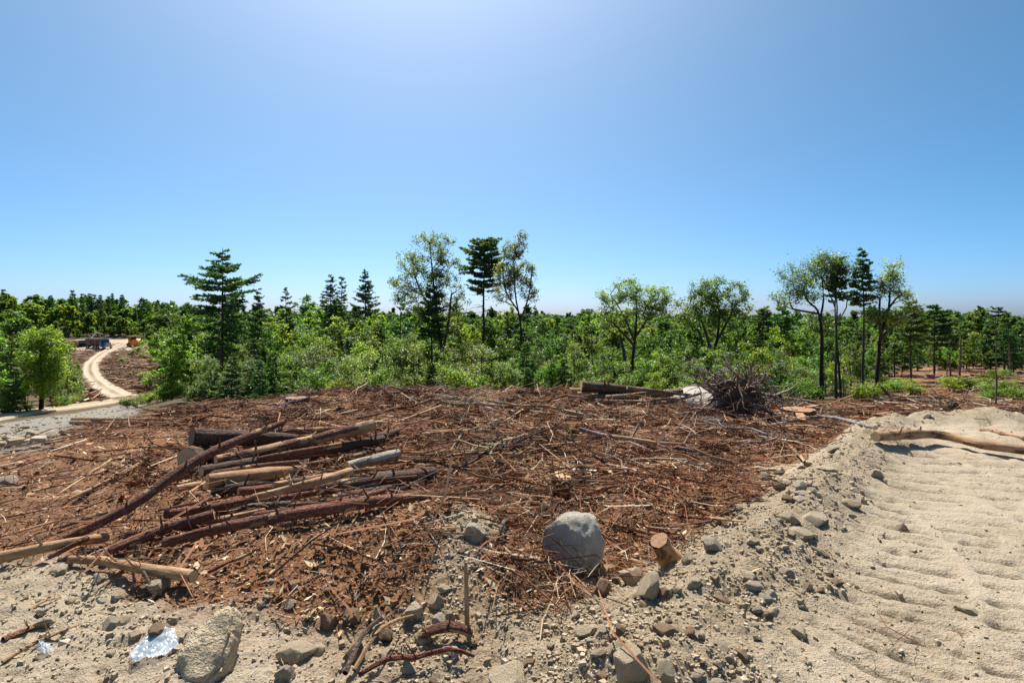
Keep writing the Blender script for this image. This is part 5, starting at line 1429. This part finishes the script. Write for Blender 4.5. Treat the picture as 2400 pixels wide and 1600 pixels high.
hero_decid('leafy_tree', 26, [[(2051,976),(2054,900),(2060,830),(2066,790),(2080,720),(2088,660),(2092,625)], [(2066,795),(2060,740),(2062,700)], [(2068,790),(2095,765),(2125,748)], [(2078,730),(2098,700),(2118,690)]], 11,
           [(2094,630,18,14),(2085,660,22,16),(2080,680,22,14),(2100,650,16,14),(2122,695,18,11),(2064,700,12,16),(2060,740,30,12),(2130,720,14,8),(2090,745,34,14)],
           'crooked forked tree, rightmost of the four lone trees', 21, 'leaf_sky', 110, 34, .085, rise=.2, bark=(.10, .085, .07))
log([S(2058, 900, 26), S(2090, 935, 26), S(2115, 985, 25.5)], [.06, .05, .03], DARK, 0, 'dead limb hanging down from the crooked forked tree', cat='dead limb', name='dead_limb', faces='none')
for i, (px, top, w, d, lab) in enumerate([(2134,706,40,46,'bushy pine just right of the crooked forked tree'), (2190,717,52,50,'wide flat-topped pine on the right skyline'), (2266,748,30,60,'rounded pine at the middle of the right skyline'), (2322,762,34,55,'thin pine near the right edge, left of the dead pole'), (2356,742,30,55,'pine near the right edge, behind the dead pole'), (2395,752,30,58,'pine cut by the right edge'), (2225,760,36,58,'low broad pine right of the flat-topped one'), (1790,718,38,52,'dark pine right of the round-topped maple'), (1832,720,34,50,'dark cone-shaped pine left of the four lone trees'), (1345,690+45,22,120,'small far pine poking over the skyline at centre')]):
    hero_conifer('pine_tree', d, px, top, w, lab, 60 + i, crown_py=top + 90, whorls=9, per=7, droop=.12, upc=.18, dens=1.8, spray=.26, layer=True, mat='needle' if i % 2 else 'needle_light', shape=lambda s: (1 - s) ** .5)
hero_decid('leafy_tree', 52, [[(96,966),(98,900),(97,830),(100,790)]], 11, [(100,790,34,32),(82,825,34,40),(128,830,32,42),(105,860,44,44),(140,868,24,30),(76,885,28,32),(116,905,36,22)],
           'bright green leafy tree beside the dirt road at the left', 22, 'leaf_light', 150, 60, .19, bark=(.07, .06, .05), twig=.5, spread=.35)
def pole(px, top, bot, d, wpx, label, seed, nb=8, col=(.20, .15, .12)):
    bx = (px - 1200) / F * d; bz = hz(bx, d); h = ZC - (top - HY) / F * d - bz
    rng = np.random.RandomState(seed); mb = MB()
    t_ = np.linspace(-.02, 1, 8); l = np.cumsum(rng.normal(0, .012 * h, 8)); l -= l[0]
    p = np.column_stack([l, l * .3, t_ * h]); mb.tube(p, wpx / 2 / F * d * np.clip(1.05 - t_ * .8, .1, 1), 6)
    for k in range(nb):
        z = rng.uniform(.3, .98) * h; a = rng.uniform(0, 6.28); L = h * rng.uniform(.04, .12)
        o0 = np.array([np.interp(z, p[:, 2], p[:, 0]), np.interp(z, p[:, 2], p[:, 1]), z]); dv = np.array([math.cos(a), math.sin(a), rng.uniform(-.5, .5)])
        mb.tube([o0, o0 + dv * L * .5, o0 + dv * L + (0, 0, rng.uniform(-.3, .3) * L)], [.012 * d / 20, .008 * d / 20, .003 * d / 20], 4)
    o = link('dead_tree', mb.mesh('dead_tree', M['bark']), None, (bx, d, bz)); o.color = (*col, 0)
    tag(o, label, 'dead tree')
for i, (px, top, d, w, lab) in enumerate([(2334,742,22,4,'tall thin dead pole near the right edge'), (2229,790,44,4,'thin dead stem left of the shrub patch at right'), (2219,830,42,3,'shorter dead stem beside the thin one'), (2250,780,46,5,'pair-forming grey dead stem behind the thin ones'), (2368,800,50,6,'grey dead trunk under the right-hand trees'), (154,832,60,4,'thin dead stem right of the bright green tree'), (143,850,62,3,'second thin dead stem beside the bright green tree'), (1976,880,26,3,'thin bare sapling stem between the lone trees'), (2008,880,27,3,'bare sapling stem left of the straight thin spruce'), (1107,790,36,3,'thin dead stem left of the bare-stemmed pine'), (1150,800,36,4,'leaning dead stem right of the bare-stemmed pine')]):
    pole(px, top, 0, d, w, lab, 80 + i, nb=10 if i < 5 else 4)

# shared tree shapes
def proto_decid(seed, h, w, mat, multi=1, nclus=60, per=36, leaf=.145, tip=.01, low=.25):
    rng = np.random.RandomState(seed); lines = []
    for k in range(multi):
        a = rng.uniform(0, 6.28); s = .25 * w if multi > 1 else .06 * w
        e = Vector((math.cos(a) * s, math.sin(a) * s, h * .82))
        lines.append([Vector((math.cos(a) * .08 * k, math.sin(a) * .08 * k, -.1)), e * .35 + Vector((rng.normal(0, .05), rng.normal(0, .05), 0)), e * .7, e])
    bl = []
    for k in range(9):
        t_ = rng.uniform(low, .95); a = rng.uniform(0, 6.28)
        rr = w * .5 * (1 - .55 * abs(t_ - .5) * 1.4)
        bl.append((math.cos(a) * rr * .55, math.sin(a) * rr * .55, h * t_, rr * .55, rr * .55, h * .13))
    return decid(lines, .035 * h ** .6 * .6, bl, rng, nclus, per, leaf, mat, .3, .5, tip=tip, spread=.25)
SAP = {
 'birch_sapling': [proto_decid(500 + i, 5, 2.6, 'leaf_pale', 1 + i % 2 * 2, 62, 42, .12, .008) for i in range(4)],
 'maple_sapling': [proto_decid(520 + i, 5, 3.0, 'leaf_light', 2, 66, 42, .15, .008, .12) for i in range(4)],
 'leafy_sapling': [proto_decid(540 + i, 5, 3.2, 'leaf_mid', 1 + i % 3, 66, 42, .15, .008, .15) for i in range(4)],
 'shrub': [proto_decid(560 + i, 1.4, 2.0, 'leaf_light', 4, 46, 36, .10, .006, .12) for i in range(3)],
 'fir_sapling': [conifer(4.5, 1.25, np.random.RandomState(580 + i), t0=.03, whorls=15, per=7, droop=.12, upc=.15, spray=.22, dens=1.2, mat='needle_light' if i % 2 else 'needle') for i in range(3)],
 'forest_leafy_tree': [proto_decid(600 + i, 9, 5.5, 'leaf_mid' if i % 2 else 'leaf_light', 1, 110, 36, .24, .015, .22) for i in range(5)],
 'forest_spruce': [conifer(10, 1.7, np.random.RandomState(620 + i), t0=.12, whorls=17, per=6, droop=.3, upc=.2, spray=.34, dens=.85) for i in range(4)],
 'forest_pine': [conifer(10, 2.3, np.random.RandomState(640 + i), t0=.35, whorls=9, per=7, droop=.05, upc=.12, spray=.34, dens=1.0, layer=True, shape=lambda s: (1 - s) ** .45) for i in range(3)],
 'ridge_leafy_tree': [proto_decid(700 + i, 9, 6.5, 'leaf_light', 1, 90, 30, .5, .02, .12) for i in range(4)],
 'ridge_spruce': [conifer(10, 1.7, np.random.RandomState(720 + i), t0=.08, whorls=15, per=6, droop=.3, upc=.2, spray=.42, dens=.8) for i in range(3)],
}
LM = [(60, 'left of the roadside tree'), (200, 'by the roadside tree'), (330, 'behind the landing'), (470, 'left of the wide-armed pine'), (570, 'around the wide-armed pine'), (730, 'left of the three spires'), (890, 'below the three spires'), (1070, 'below the tallest leafy tree'), (1170, 'around the bare-stemmed pine'), (1290, 'around the slender airy tree'), (1410, 'left of the spreading maple'), (1570, 'around the spreading maple'), (1760, 'around the round-topped maple'), (1900, 'right of both maples'), (2080, 'behind the four lone trees'), (2220, 'below the flat-topped pine'), (9999, 'at the right end of the wood')]
DESC = {'birch_sapling': 'silvery-leaved birch sapling', 'maple_sapling': 'bright bushy maple sapling', 'leafy_sapling': 'mid-green leafy sapling', 'fir_sapling': 'dense young fir', 'shrub': 'low leafy shrub', 'forest_leafy_tree': 'round leafy tree', 'forest_spruce': 'dark pointed spruce', 'forest_pine': 'layered pine', 'ridge_leafy_tree': 'leafy ridge tree', 'ridge_spruce': 'pointed ridge spruce'}
CNT = {}
def put(kind, px, d, hgt, rng, tier, base_h_=None, wide=1.0, dz=0.0):
    x_ = (px - 1200) / F * d; z = hz(x_, d) + dz
    ms = SAP[kind]; me = ms[rng.randint(len(ms))]
    h0 = {'shrub': 1.4, 'fir_sapling': 4.5, 'forest_leafy_tree': 9, 'forest_spruce': 10, 'forest_pine': 10, 'ridge_leafy_tree': 9, 'ridge_spruce': 10}.get(kind, 5)
    s = hgt / h0
    place = next(nm for lim, nm in LM if px < lim)
    size = 'tall ' if hgt > h0 * 1.12 else 'short ' if hgt < h0 * .85 else ''
    lab = f"{size}{DESC[kind]} {tier} {place}"
    name = {'forest_leafy_tree': 'leafy_tree', 'forest_spruce': 'spruce_tree', 'forest_pine': 'pine_tree', 'ridge_leafy_tree': 'leafy_tree', 'ridge_spruce': 'spruce_tree'}.get(kind, kind)
    bk = (.30, .27, .24) if kind == 'birch_sapling' and rng.uniform() < .3 else (.085, .068, .055)
    place_tree(name, me, (x_, d, z), lab, f"{DESC[kind]}s {tier} {place}", rng.uniform(0, 6.28), (s * wide * rng.uniform(.85, 1.2), s * wide * rng.uniform(.85, 1.2), s), bk, cat='shrub' if kind == 'shrub' else 'sapling' if 'sapling' in kind else 'tree')
def top_h(px, d, top):
    x_ = (px - 1200) / F * d
    return ZC - (top - HY) / F * d - hz(x_, d)
rng = np.random.RandomState(5)
# thicket along the crest
px = 470
while px < 1905:
    for row in range(2):
        q = px + rng.uniform(-14, 14)
        d = (26 if row == 0 else 36) + rng.uniform(-2, 6)
        if 1540 < q < 1600 and row == 0: d += 4
        top = np.interp(q, [430, 560, 700, 850, 1000, 1200, 1300, 1400, 1540, 1700, 1800, 1905], [850, 830, 800, 790, 805, 812, 830, 815, 815, 830, 825, 860]) + rng.normal(0, 26) + (26 if row == 0 else -4)
        kind = rng.choice(['birch_sapling', 'maple_sapling', 'leafy_sapling', 'fir_sapling'], p=[.38, .20, .20, .22] if q < 1300 else [.18, .32, .30, .20])
        hh = top_h(q, d, min(top, 880))
        put(kind, q, d, max(1.6, hh), rng, 'at the thicket front' if row == 0 else 'in the thicket', wide=1.0 if hh > 3 else 1.3)
    px += rng.uniform(20, 30)
# front hand-picked young firs and bushes
for (q, d, top, kind) in [(608,24,842,'fir_sapling'), (640,25,860,'fir_sapling'), (478,30,880,'fir_sapling'), (455,31,905,'leafy_sapling'), (440,33,910,'maple_sapling'), (545,27,850,'birch_sapling'), (520,30,870,'birch_sapling'), (1300,25,800,'leafy_sapling'), (1345,26,812,'birch_sapling'), (1570,27,800,'leafy_sapling'), (1830,27,812,'maple_sapling'), (1790,27,808,'maple_sapling'), (1760,28,830,'maple_sapling'), (1530,22,868,'maple_sapling'), (700,26,850,'fir_sapling'), (760,26,860,'leafy_sapling'), (1185,30,800,'leafy_sapling'), (980,29,840,'fir_sapling'), (1235,28,800,'fir_sapling'), (1440,26,865,'fir_sapling'),(1905,33,810,'leafy_sapling'),(1935,36,800,'leafy_sapling'),(1965,34,830,'maple_sapling'),(1995,37,810,'leafy_sapling'),(2030,38,820,'leafy_sapling'),(1890,31,840,'maple_sapling'),(2065,42,830,'fir_sapling'),(1950,40,780,'forest_leafy_tree'),(2010,44,790,'forest_leafy_tree')]:
    put(kind, q, d, top_h(q, d, top), rng, 'edging the clearing')
# middle wood
def mid(n, px0, px1, d0, d1, topf, kinds, p, tier, seed, avoid=None, wide=1.0):
    rng = np.random.RandomState(seed)
    for i in range(n):
        q = px0 + (px1 - px0) * (i + rng.uniform(0, 1)) / n; d = rng.uniform(d0, d1)
        if avoid and avoid(q, d): continue
        k_ = rng.choice(kinds, p=p); top = topf(q) + rng.normal(0, 14 if d < 150 else 9)
        if 'leafy' not in k_: top -= 12 * rng.uniform(0, 1)
        put(k_, q, d, min(max(2.5, top_h(q, d, top)), 22), rng, tier, wide=wide)
FK = ['forest_leafy_tree', 'forest_spruce', 'forest_pine']
mid(62, 400, 1960, 46, 66, lambda q: float(np.interp(q, [400, 520, 700, 900, 1250, 1500, 1900], [752, 752, 744, 742, 756, 758, 758])), FK, [.72, .16, .12], 'mid-wood', 11)
mid(52, 420, 2000, 70, 110, lambda q: float(np.interp(q, [400, 700, 1250, 1500, 2000], [726, 730, 748, 748, 752])), FK, [.6, .25, .15], 'deep in the wood', 12)
mid(46, 1880, 2560, 50, 78, lambda q: float(np.interp(q, [1880, 2100, 2400], [775, 770, 768])), FK, [.42, .16, .42], 'in the wood', 13)
mid(30, 2040, 2580, 56, 76, lambda q: 826.0, ['leafy_sapling', 'fir_sapling', 'birch_sapling'], [.5, .35, .15], 'under the trees', 18)
mid(34, 1950, 2560, 80, 130, lambda q: 754.0, FK, [.5, .2, .3], 'far back', 14)
# right of the road at the far cut slope
for (q, d, top, kind) in [(395,88,760,'forest_leafy_tree'),(418,80,752,'forest_leafy_tree'),(440,76,745,'forest_leafy_tree'),(402,84,800,'forest_spruce'),(428,72,800,'forest_spruce'),(455,70,760,'forest_leafy_tree'),(400,95,735,'forest_leafy_tree'),(412,66,830,'forest_leafy_tree'),(470,66,780,'forest_leafy_tree'),(385,92,830,'leafy_sapling'),(432,64,850,'leafy_sapling'),(450,58,860,'leafy_sapling'),(490,56,800,'forest_leafy_tree'),(425,120,728,'forest_leafy_tree'),(450,110,724,'forest_spruce')]:
    put(kind, q, d, top_h(q, d, top), rng, 'by the far cut slope')
# left of the road
for (q, d, top, kind) in [(-30,50,800,'forest_leafy_tree'),(5,52,770,'forest_leafy_tree'),(30,55,790,'forest_spruce'),(20,60,742,'forest_leafy_tree'),(-40,62,740,'forest_leafy_tree'),(60,64,775,'forest_leafy_tree'),(130,66,800,'forest_leafy_tree'),(120,60,860,'leafy_sapling'),(150,64,880,'birch_sapling'),(165,70,860,'leafy_sapling'),(30,50,860,'fir_sapling'),(60,51,900,'maple_sapling'),(10,49,900,'leafy_sapling'),(130,56,925,'maple_sapling'),(150,58,930,'shrub'),(170,62,930,'shrub'),(182,64,925,'shrub'),(-80,52,760,'forest_spruce'),(100,75,770,'forest_leafy_tree'),(155,85,810,'forest_leafy_tree'),(170,80,840,'leafy_sapling')]:
    put(kind, q, d, top_h(q, d, top), rng, 'beside the near road')
# forest behind the landing
mid(34, -120, 430, 226, 236, lambda q: 752.0, ['ridge_leafy_tree', 'ridge_spruce'], [.8, .2], 'along the foot', 17)
RK = ['ridge_leafy_tree', 'ridge_spruce']
mid(34, -120, 430, 230, 250, lambda q: float(np.interp(q, [0, 170, 260, 330, 430], [712, 716, 726, 735, 742])), RK, [.8, .2], 'in the first row', 15)
mid(28, -120, 430, 255, 300, lambda q: float(np.interp(q, [0, 170, 260, 330, 430], [700, 706, 716, 728, 736])), RK, [.9, .1], 'on the ridge', 16, wide=1.15)
for (q, top) in [(10,677),(169,680),(194,688),(209,686),(219,690),(236,690),(264,686),(287,689),(254,694),(337,701),(350,708),(367,709),(381,712),(120,692)]:
    put('ridge_spruce', q, rng.uniform(250, 262), top_h(q, 256, top), rng, 'on the skyline', wide=1.1)
# shrubs
SHR = [(2080,912),(2098,918),(2122,916),(2066,922),(2140,924),(2236,918),(2258,916),(2285,912),(2306,920),(2340,926),(2368,922),(2392,928),(2330,940),(2384,942),(2315,895),(2350,890)]
for (q, py) in SHR:
    g = G(q, py); put('shrub', q, g.y, rng.uniform(.5, .85) * g.y / 34, rng, 'on the cleared ground', wide=1.5)
for q in (300, 318, 336, 352, 368, 384, 400, 416, 432, 448, 380, 410, 350, 440):
    d = rng.uniform(40, 52) if q > 370 else rng.uniform(46, 56)
    put('shrub', q, d, rng.uniform(.5, 1.0) * (1.4 if q > 400 else 1), rng, 'beside the gravel bank', wide=1.3)
for i in range(26):
    q, py = rng.uniform(255, 400), rng.uniform(822, 925)
    g = G(q, py)
    if line_d(np.array([g.x]), np.array([g.y]), R2)[0] < 6: continue
    put('shrub', q, g.y, rng.uniform(.6, 1.4), rng, 'on the cut slope', wide=1.6)
for q in (1060, 1130, 1095, 905, 720, 800, 1410, 1545, 1600, 1700, 1870, 1900, 2030):
    put('shrub', q, 22 + rng.uniform(0, 3), rng.uniform(.7, 1.3), rng, 'peeping over the crest')

# ------------------------------------------------------------------ distant forest as one mass
def far_forest():
    rng = np.random.RandomState(9)
    n = 3400
    th = np.radians(rng.uniform(-58, 58, n)); d = np.exp(rng.uniform(math.log(118), math.log(1500), n))
    x_ = np.tan(th) * d
    px_ = 1200 + F * x_ / d
    ok = (d > 262) | (px_ > 440)
    x_, d = x_[ok], d[ok]; n = len(d)
    z = H(x_, d)
    con = rng.uniform(size=n) < .3
    eye = ZC - (738 - HY) / F * d
    h = np.clip(rng.uniform(9, 13, n) * np.where(con, 1.18, 1), 0, 30)
    cap = np.where(1200 + F * x_ / d < 440, ZC + 38 / F * d, eye) - z
    h = np.where(1200 + F * x_ / d < 440, h * 1.25, h)
    h = np.minimum(h, np.maximum(cap + rng.normal(0, .008, n) * d, 4))
    k = 84
    u = rng.uniform(0, 1, (n, k)); a = rng.uniform(0, 6.28, (n, k)); rr = np.sqrt(rng.uniform(.15, 1, (n, k)))
    zz_ = .18 + .82 * u
    prof_ = np.where(con[:, None], (1 - u) * .16 + .01, np.sqrt(np.clip(1 - (2 * u - .95) ** 2, .02, 1)) * .30)
    P = np.stack([x_[:, None] + np.cos(a) * rr * prof_ * h[:, None], d[:, None] + np.sin(a) * rr * prof_ * h[:, None], z[:, None] + zz_ * h[:, None]], -1).reshape(-1, 3)
    size = np.repeat(np.clip(h * .085, .35, 1.2) * (1 + d / 1100), k)
    nn_ = len(P)
    nrm = rng.normal(size=(nn_, 3)); nrm[:, 2] = np.abs(nrm[:, 2]) + .5; nrm /= np.linalg.norm(nrm, axis=1)[:, None]
    t_ = rng.normal(size=(nn_, 3)); t_ -= (t_ * nrm).sum(1)[:, None] * nrm; t_ /= np.linalg.norm(t_, axis=1)[:, None]; b_ = np.cross(nrm, t_)
    s = size[:, None]
    V = np.stack([P + t_ * s, P - t_ * s * .6 + b_ * s * .7, P - t_ * s * .6 - b_ * s * .7], 1).reshape(-1, 3)
    var = np.repeat(np.clip(np.where(con, .12, .5)[:, None] + rng.normal(0, .16, (n, 1)) + rng.normal(0, .12, (n, k)), 0, 1).ravel(), 3)
    me = mesh_np('far_forest', V, np.arange(3 * nn_).reshape(-1, 3), M['leaf_far'], False, attrs={'var': var})
    tag(link('far_forest', me), 'distant mixed forest covering the low hills to the horizon', kind='stuff')
M['leaf_far'] = m_leaf('leaf_far', (.030, .060, .026), (.075, .13, .036), (.14, .19, .058), .4, .02)
far_forest()

# ------------------------------------------------------------------ machines at the landing
M['blue'] = plain('blue_paint', (.025, .11, .30), .35, 0, .5)
M['orange'] = plain('orange_paint', (.70, .26, .04), .45, 0, .4)
M['chrome'] = plain('chrome', (.6, .6, .62), .25, 1.0)
M['rubber'] = plain('rubber', (.02, .02, .02), .9)
M['steel'] = plain('dark_steel', (.09, .085, .08), .6, .3)
M['glass'] = plain('window_glass', (.02, .03, .04), .08, 0, .8)
M['white_paint'] = plain('white_paint', (.7, .7, .68), .4)
def part(name, parent, mat, boxes, bev=.05):
    bm = bmesh.new()
    for (c, s, *ry) in boxes:
        r = bmesh.ops.create_cube(bm, size=1)
        mt = Matrix.Translation(c) @ Matrix.Rotation(ry[0] if ry else 0, 4, 'Y') @ Matrix.Diagonal((*s, 1))
        bmesh.ops.transform(bm, matrix=mt, verts=r['verts'])
    if bev: bmesh.ops.bevel(bm, geom=bm.edges[:], offset=bev, segments=2, affect='EDGES', clamp_overlap=True)
    me = bpy.data.meshes.new(name); bm.to_mesh(me); bm.free(); me.materials.append(mat)
    return link(name, me, parent)
def wheel(parent, c, r, w):
    bm = bmesh.new()
    bmesh.ops.create_cone(bm, cap_ends=True, segments=20, radius1=r, radius2=r, depth=w)
    bmesh.ops.bevel(bm, geom=[e for e in bm.edges if len(e.link_faces) == 2 and abs(e.link_faces[0].normal.z - e.link_faces[1].normal.z) > .5], offset=.06, segments=2, affect='EDGES')
    bmesh.ops.rotate(bm, verts=bm.verts, matrix=Matrix.Rotation(math.pi / 2, 3, 'X'))
    me = bpy.data.meshes.new('wheel'); bm.to_mesh(me); bm.free(); me.materials.append(M['rubber'])
    o = link('wheel', me, parent, c)
    bm = bmesh.new(); bmesh.ops.create_cone(bm, cap_ends=True, segments=14, radius1=r * .55, radius2=r * .5, depth=w * 1.06)
    bmesh.ops.rotate(bm, verts=bm.verts, matrix=Matrix.Rotation(math.pi / 2, 3, 'X'))
    me = bpy.data.meshes.new('rim'); bm.to_mesh(me); bm.free(); me.materials.append(M['chrome'])
    link('rim', me, o)
def truck():
    d = 186; bx = (240 - 1200) / F * d; z = hz(bx, d) + .22
    e = link('log_truck', None, None, (bx, d, z), (0, 0, math.radians(-31)))
    tag(e, 'blue log truck loaded with logs on the far landing', 'truck')
    part('chassis', e, M['steel'], [((-3.2, 0, .95), (12.5, 1.0, .3))])
    part('cab', e, M['blue'], [((1.35, 0, 2.0), (1.7, 2.3, 1.9)), ((1.2, 0, 3.0), (1.3, 2.1, .35))], .12)
    h = part('hood', e, M['blue'], [((3.0, 0, 1.55), (1.9, 1.7, 1.05)), ((3.15, .95, 1.15), (1.4, .45, .45)), ((3.15, -.95, 1.15), (1.4, .45, .45))], .15)
    part('grille', h, M['chrome'], [((3.98, 0, 1.5), (.06, 1.2, .9))], .02)
    part('headlight', h, M['chrome'], [((3.9, .85, 1.25), (.1, .3, .25))], .03); part('headlight', h, M['chrome'], [((3.9, -.85, 1.25), (.1, .3, .25))], .03)
    part('bumper', e, M['chrome'], [((4.1, 0, .75), (.25, 2.4, .35))], .05)
    part('windshield', e, M['glass'], [((2.22, 0, 2.45), (.06, 1.95, .75), -.2)], .02)
    part('side_window', e, M['glass'], [((1.5, 1.16, 2.45), (.9, .05, .65))], .01); part('side_window', e, M['glass'], [((1.5, -1.16, 2.45), (.9, .05, .65))], .01)
    part('exhaust_stack', e, M['chrome'], [((.35, 1.05, 2.6), (.16, .16, 2.4))], .05); part('exhaust_stack', e, M['chrome'], [((.35, -1.05, 2.6), (.16, .16, 2.4))], .05)
    part('fuel_tank', e, M['chrome'], [((.9, -1.05, .85), (1.3, .55, .55))], .15)
    part('headboard', e, M['steel'], [((.1, 0, 2.3), (.1, 2.4, 2.0))], .02)
    for xx in (-1.2, -4.2, -5.4, -8.6):
        part('bunk_stake', e, M['steel'], [((xx, 1.18, 2.1), (.14, .1, 2.2)), ((xx, -1.18, 2.1), (.14, .1, 2.2)), ((xx, 0, 1.15), (.2, 2.46, .15))], .02)
    for (xx, yy) in [(3.2, 1), (3.2, -1), (-.6, 1), (-.6, -1), (-1.9, 1), (-1.9, -1), (-7.2, 1), (-7.2, -1), (-8.5, 1), (-8.5, -1)]: wheel(e, (xx, yy * 1.02, .52), .52, .36)
    mw = e.matrix_basis.copy(); rg = np.random.RandomState(3); mw = Matrix.Translation((bx, d, z)) @ Matrix.Rotation(math.radians(-31), 4, 'Z')
    for row in range(6):
        for c in range(6 - (row > 3)):
            for half in (0, 1):
                yy = -.92 + c * .37 + (.18 if row % 2 else 0); zz = 1.42 + row * .34
                a = mw @ Vector((-.3 - half * 4.6 + rg.uniform(-.15, .15), yy, zz)); b_ = mw @ Vector((-4.7 - half * 4.6 + rg.uniform(-.2, .2), yy, zz))
                if row == 5 or c in (0, 5) or row == 4 or half == 0:
                    log([a, b_], [.18, .16], [(.42, .28, .16), (.32, .21, .12), (.50, .35, .2)][rg.randint(3)], .15, 'long brown log loaded on the blue truck', group='logs on the truck', sides=8, faces='both', wob=0)
truck()
def dozer():
    d = 190; bx = (312 - 1200) / F * d; z = hz(bx, d) + .22
    e = link('bulldozer', None, None, (bx, d, z), (0, 0, math.radians(-31)), 1.05); tag(e, 'orange bulldozer parked on the far landing', 'bulldozer')
    for s in (-1, 1):
        o = part('track', e, M['rubber'], [((0, s * 1.05, .48), (3.4, .55, .9))], .3)
        for xx in (-1.1, -.4, .3, 1.0): part('track_roller', o, M['steel'], [((xx, s * 1.36, .4), (.4, .08, .4))], .1)
    part('body', e, M['orange'], [((-.2, 0, 1.15), (3.2, 1.6, .7)), ((1.0, 0, 1.75), (1.7, 1.15, .7))], .12)
    c = part('cab', e, M['orange'], [((-.6, 0, 3.15), (1.7, 1.7, .14)), ((-1.35, .75, 2.3), (.12, .12, 1.7)), ((-1.35, -.75, 2.3), (.12, .12, 1.7)), ((.15, .75, 2.3), (.12, .12, 1.7)), ((.15, -.75, 2.3), (.12, .12, 1.7)), ((-.6, 0, 1.75), (1.6, 1.6, .6))], .04)
    part('cab_window', c, M['glass'], [((-.6, 0, 2.5), (1.35, 1.45, 1.1))], .02)
    part('exhaust_pipe', e, M['steel'], [((1.2, .25, 2.5), (.12, .12, .9))], .03)
    b_ = part('blade', e, M['orange'], [((2.55, 0, .95), (.18, 3.5, 1.2), .15)], .05)
    for s in (-1, 1): part('push_arm', b_, M['orange'], [((1.3, s * 1.45, .6), (2.5, .18, .25))], .04)
    part('ripper', e, M['steel'], [((-2.1, 0, .8), (.5, 1.4, .5))], .06)
dozer()
def loader():
    d = 196; bx = (204 - 1200) / F * d; z = hz(bx, d) + .22
    e = link('log_loader', None, None, (bx, d, z), (0, 0, math.radians(25))); tag(e, 'log loader with a raised pale boom behind the truck', 'log loader')
    part('track', e, M['rubber'], [((0, 1.1, .45), (3.6, .6, .9))], .3); part('track', e, M['rubber'], [((0, -1.1, .45), (3.6, .6, .9))], .3)
    part('body', e, M['steel'], [((-.5, 0, 1.5), (3.2, 2.4, 1.1))], .12)
    part('cab', e, M['steel'], [((.6, .7, 2.5), (1.3, 1.0, 1.4))], .1)
    bo = part('boom', e, M['white_paint'], [((1.6, -.3, 3.3), (3.6, .3, .4), -.95)], .06)
    part('stick', bo, M['white_paint'], [((3.4, -.3, 4.4), (2.4, .26, .32), .25)], .05)
    part('grapple', bo, M['steel'], [((4.4, -.3, 3.7), (.3, .6, .8))], .08)
loader()
def deck(px, d, n, L, rot, label, grp, seed, cols):
    rg = np.random.RandomState(seed); bx = (px - 1200) / F * d; z = hz(bx, d) + .25
    mw = Matrix.Translation((bx, d, z)) @ Matrix.Rotation(math.radians(rot), 4, 'Z')
    k = 0; row = 0; w = n
    while w > 1 and row < 5:
        for c in range(w):
            yy = (c - w / 2) * .44; r = rg.uniform(.16, .24)
            log([mw @ Vector((-L / 2 + rg.uniform(-.3, .3), yy, .2 + row * .38)), mw @ Vector((L / 2 + rg.uniform(-.3, .3), yy, .2 + row * .38))], [r, r * .85], cols[rg.randint(len(cols))], .1, label, group=grp, sides=8, wob=0)
        w -= 1 + row % 2; row += 1
deck(187, 197, 9, 5, 80, 'grey log in the pile left of the log truck', 'log pile left of the truck', 1, [(.25, .2, .19), (.16, .11, .10)])
deck(160, 200, 6, 5, 75, 'reddish log in the pile at the left end of the landing', 'reddish log pile at the end of the landing', 5, [(.30, .13, .07), (.24, .12, .07)])
deck(352, 205, 10, 5, 10, 'brown log in the pile right of the bulldozer', 'log pile right of the bulldozer', 2, [(.16, .08, .05), (.12, .07, .05)])
deck(372, 203, 5, 3, 80, 'orange-ended log in the small pile at the right end of the landing', 'small log pile at the right end', 3, [(.3, .15, .07)])
# two upturned stumps by the bend of the road
for (px, d, lab) in ((218, 84, 'dark upturned stump left of the road junction'), (350, 80, 'dark earth-covered stump right of the road junction')):
    x_ = (px - 1200) / F * d
    knot_of_roots('root_ball', Vector((x_, d, hz(x_, d))), 1.1, lab, 'root ball', 16, px, soil=(.03, .022, .018))

# ------------------------------------------------------------------ labels that would repeat are told apart by their place in the row
ORD = 'leftmost second third fourth fifth sixth seventh eighth ninth tenth eleventh twelfth thirteenth fourteenth fifteenth sixteenth seventeenth eighteenth nineteenth twentieth'.split()
ORD += ['twenty-' + w for w in 'first second third fourth fifth sixth seventh eighth ninth'.split()] + ['thirtieth'] + ['thirty-' + w for w in 'first second third fourth fifth sixth seventh eighth ninth'.split()]
bpy.context.view_layer.update()
SAME = {}
for o in COL.objects:
    if o.parent is None and 'label' in o and 'category' in o: SAME.setdefault(o['label'], []).append(o)
for lab, os_ in SAME.items():
    if len(os_) < 2 or len(os_) > 39 or 'loaded on' in lab or 'pile' in lab: continue
    os_.sort(key=lambda o: o.location.x / max(o.location.y, .1))
    n = len(os_)
    for i, o in enumerate(os_):
        w_ = len(lab.split())
        if w_ > 13 and 2 < n and 0 < i < n - 1: lab_ = lab.replace(' the ', ' ').replace(' of ', ' ', 1 if w_ > 14 else 0)
        else: lab_ = lab
        if n == 2: o['label'] = ('left-hand ', 'right-hand ')[i] + lab
        elif i == n - 1: o['label'] = 'rightmost ' + lab
        elif i == 0: o['label'] = 'leftmost ' + lab
        else: o['label'] = f'{ORD[i]} from left, ' + lab_
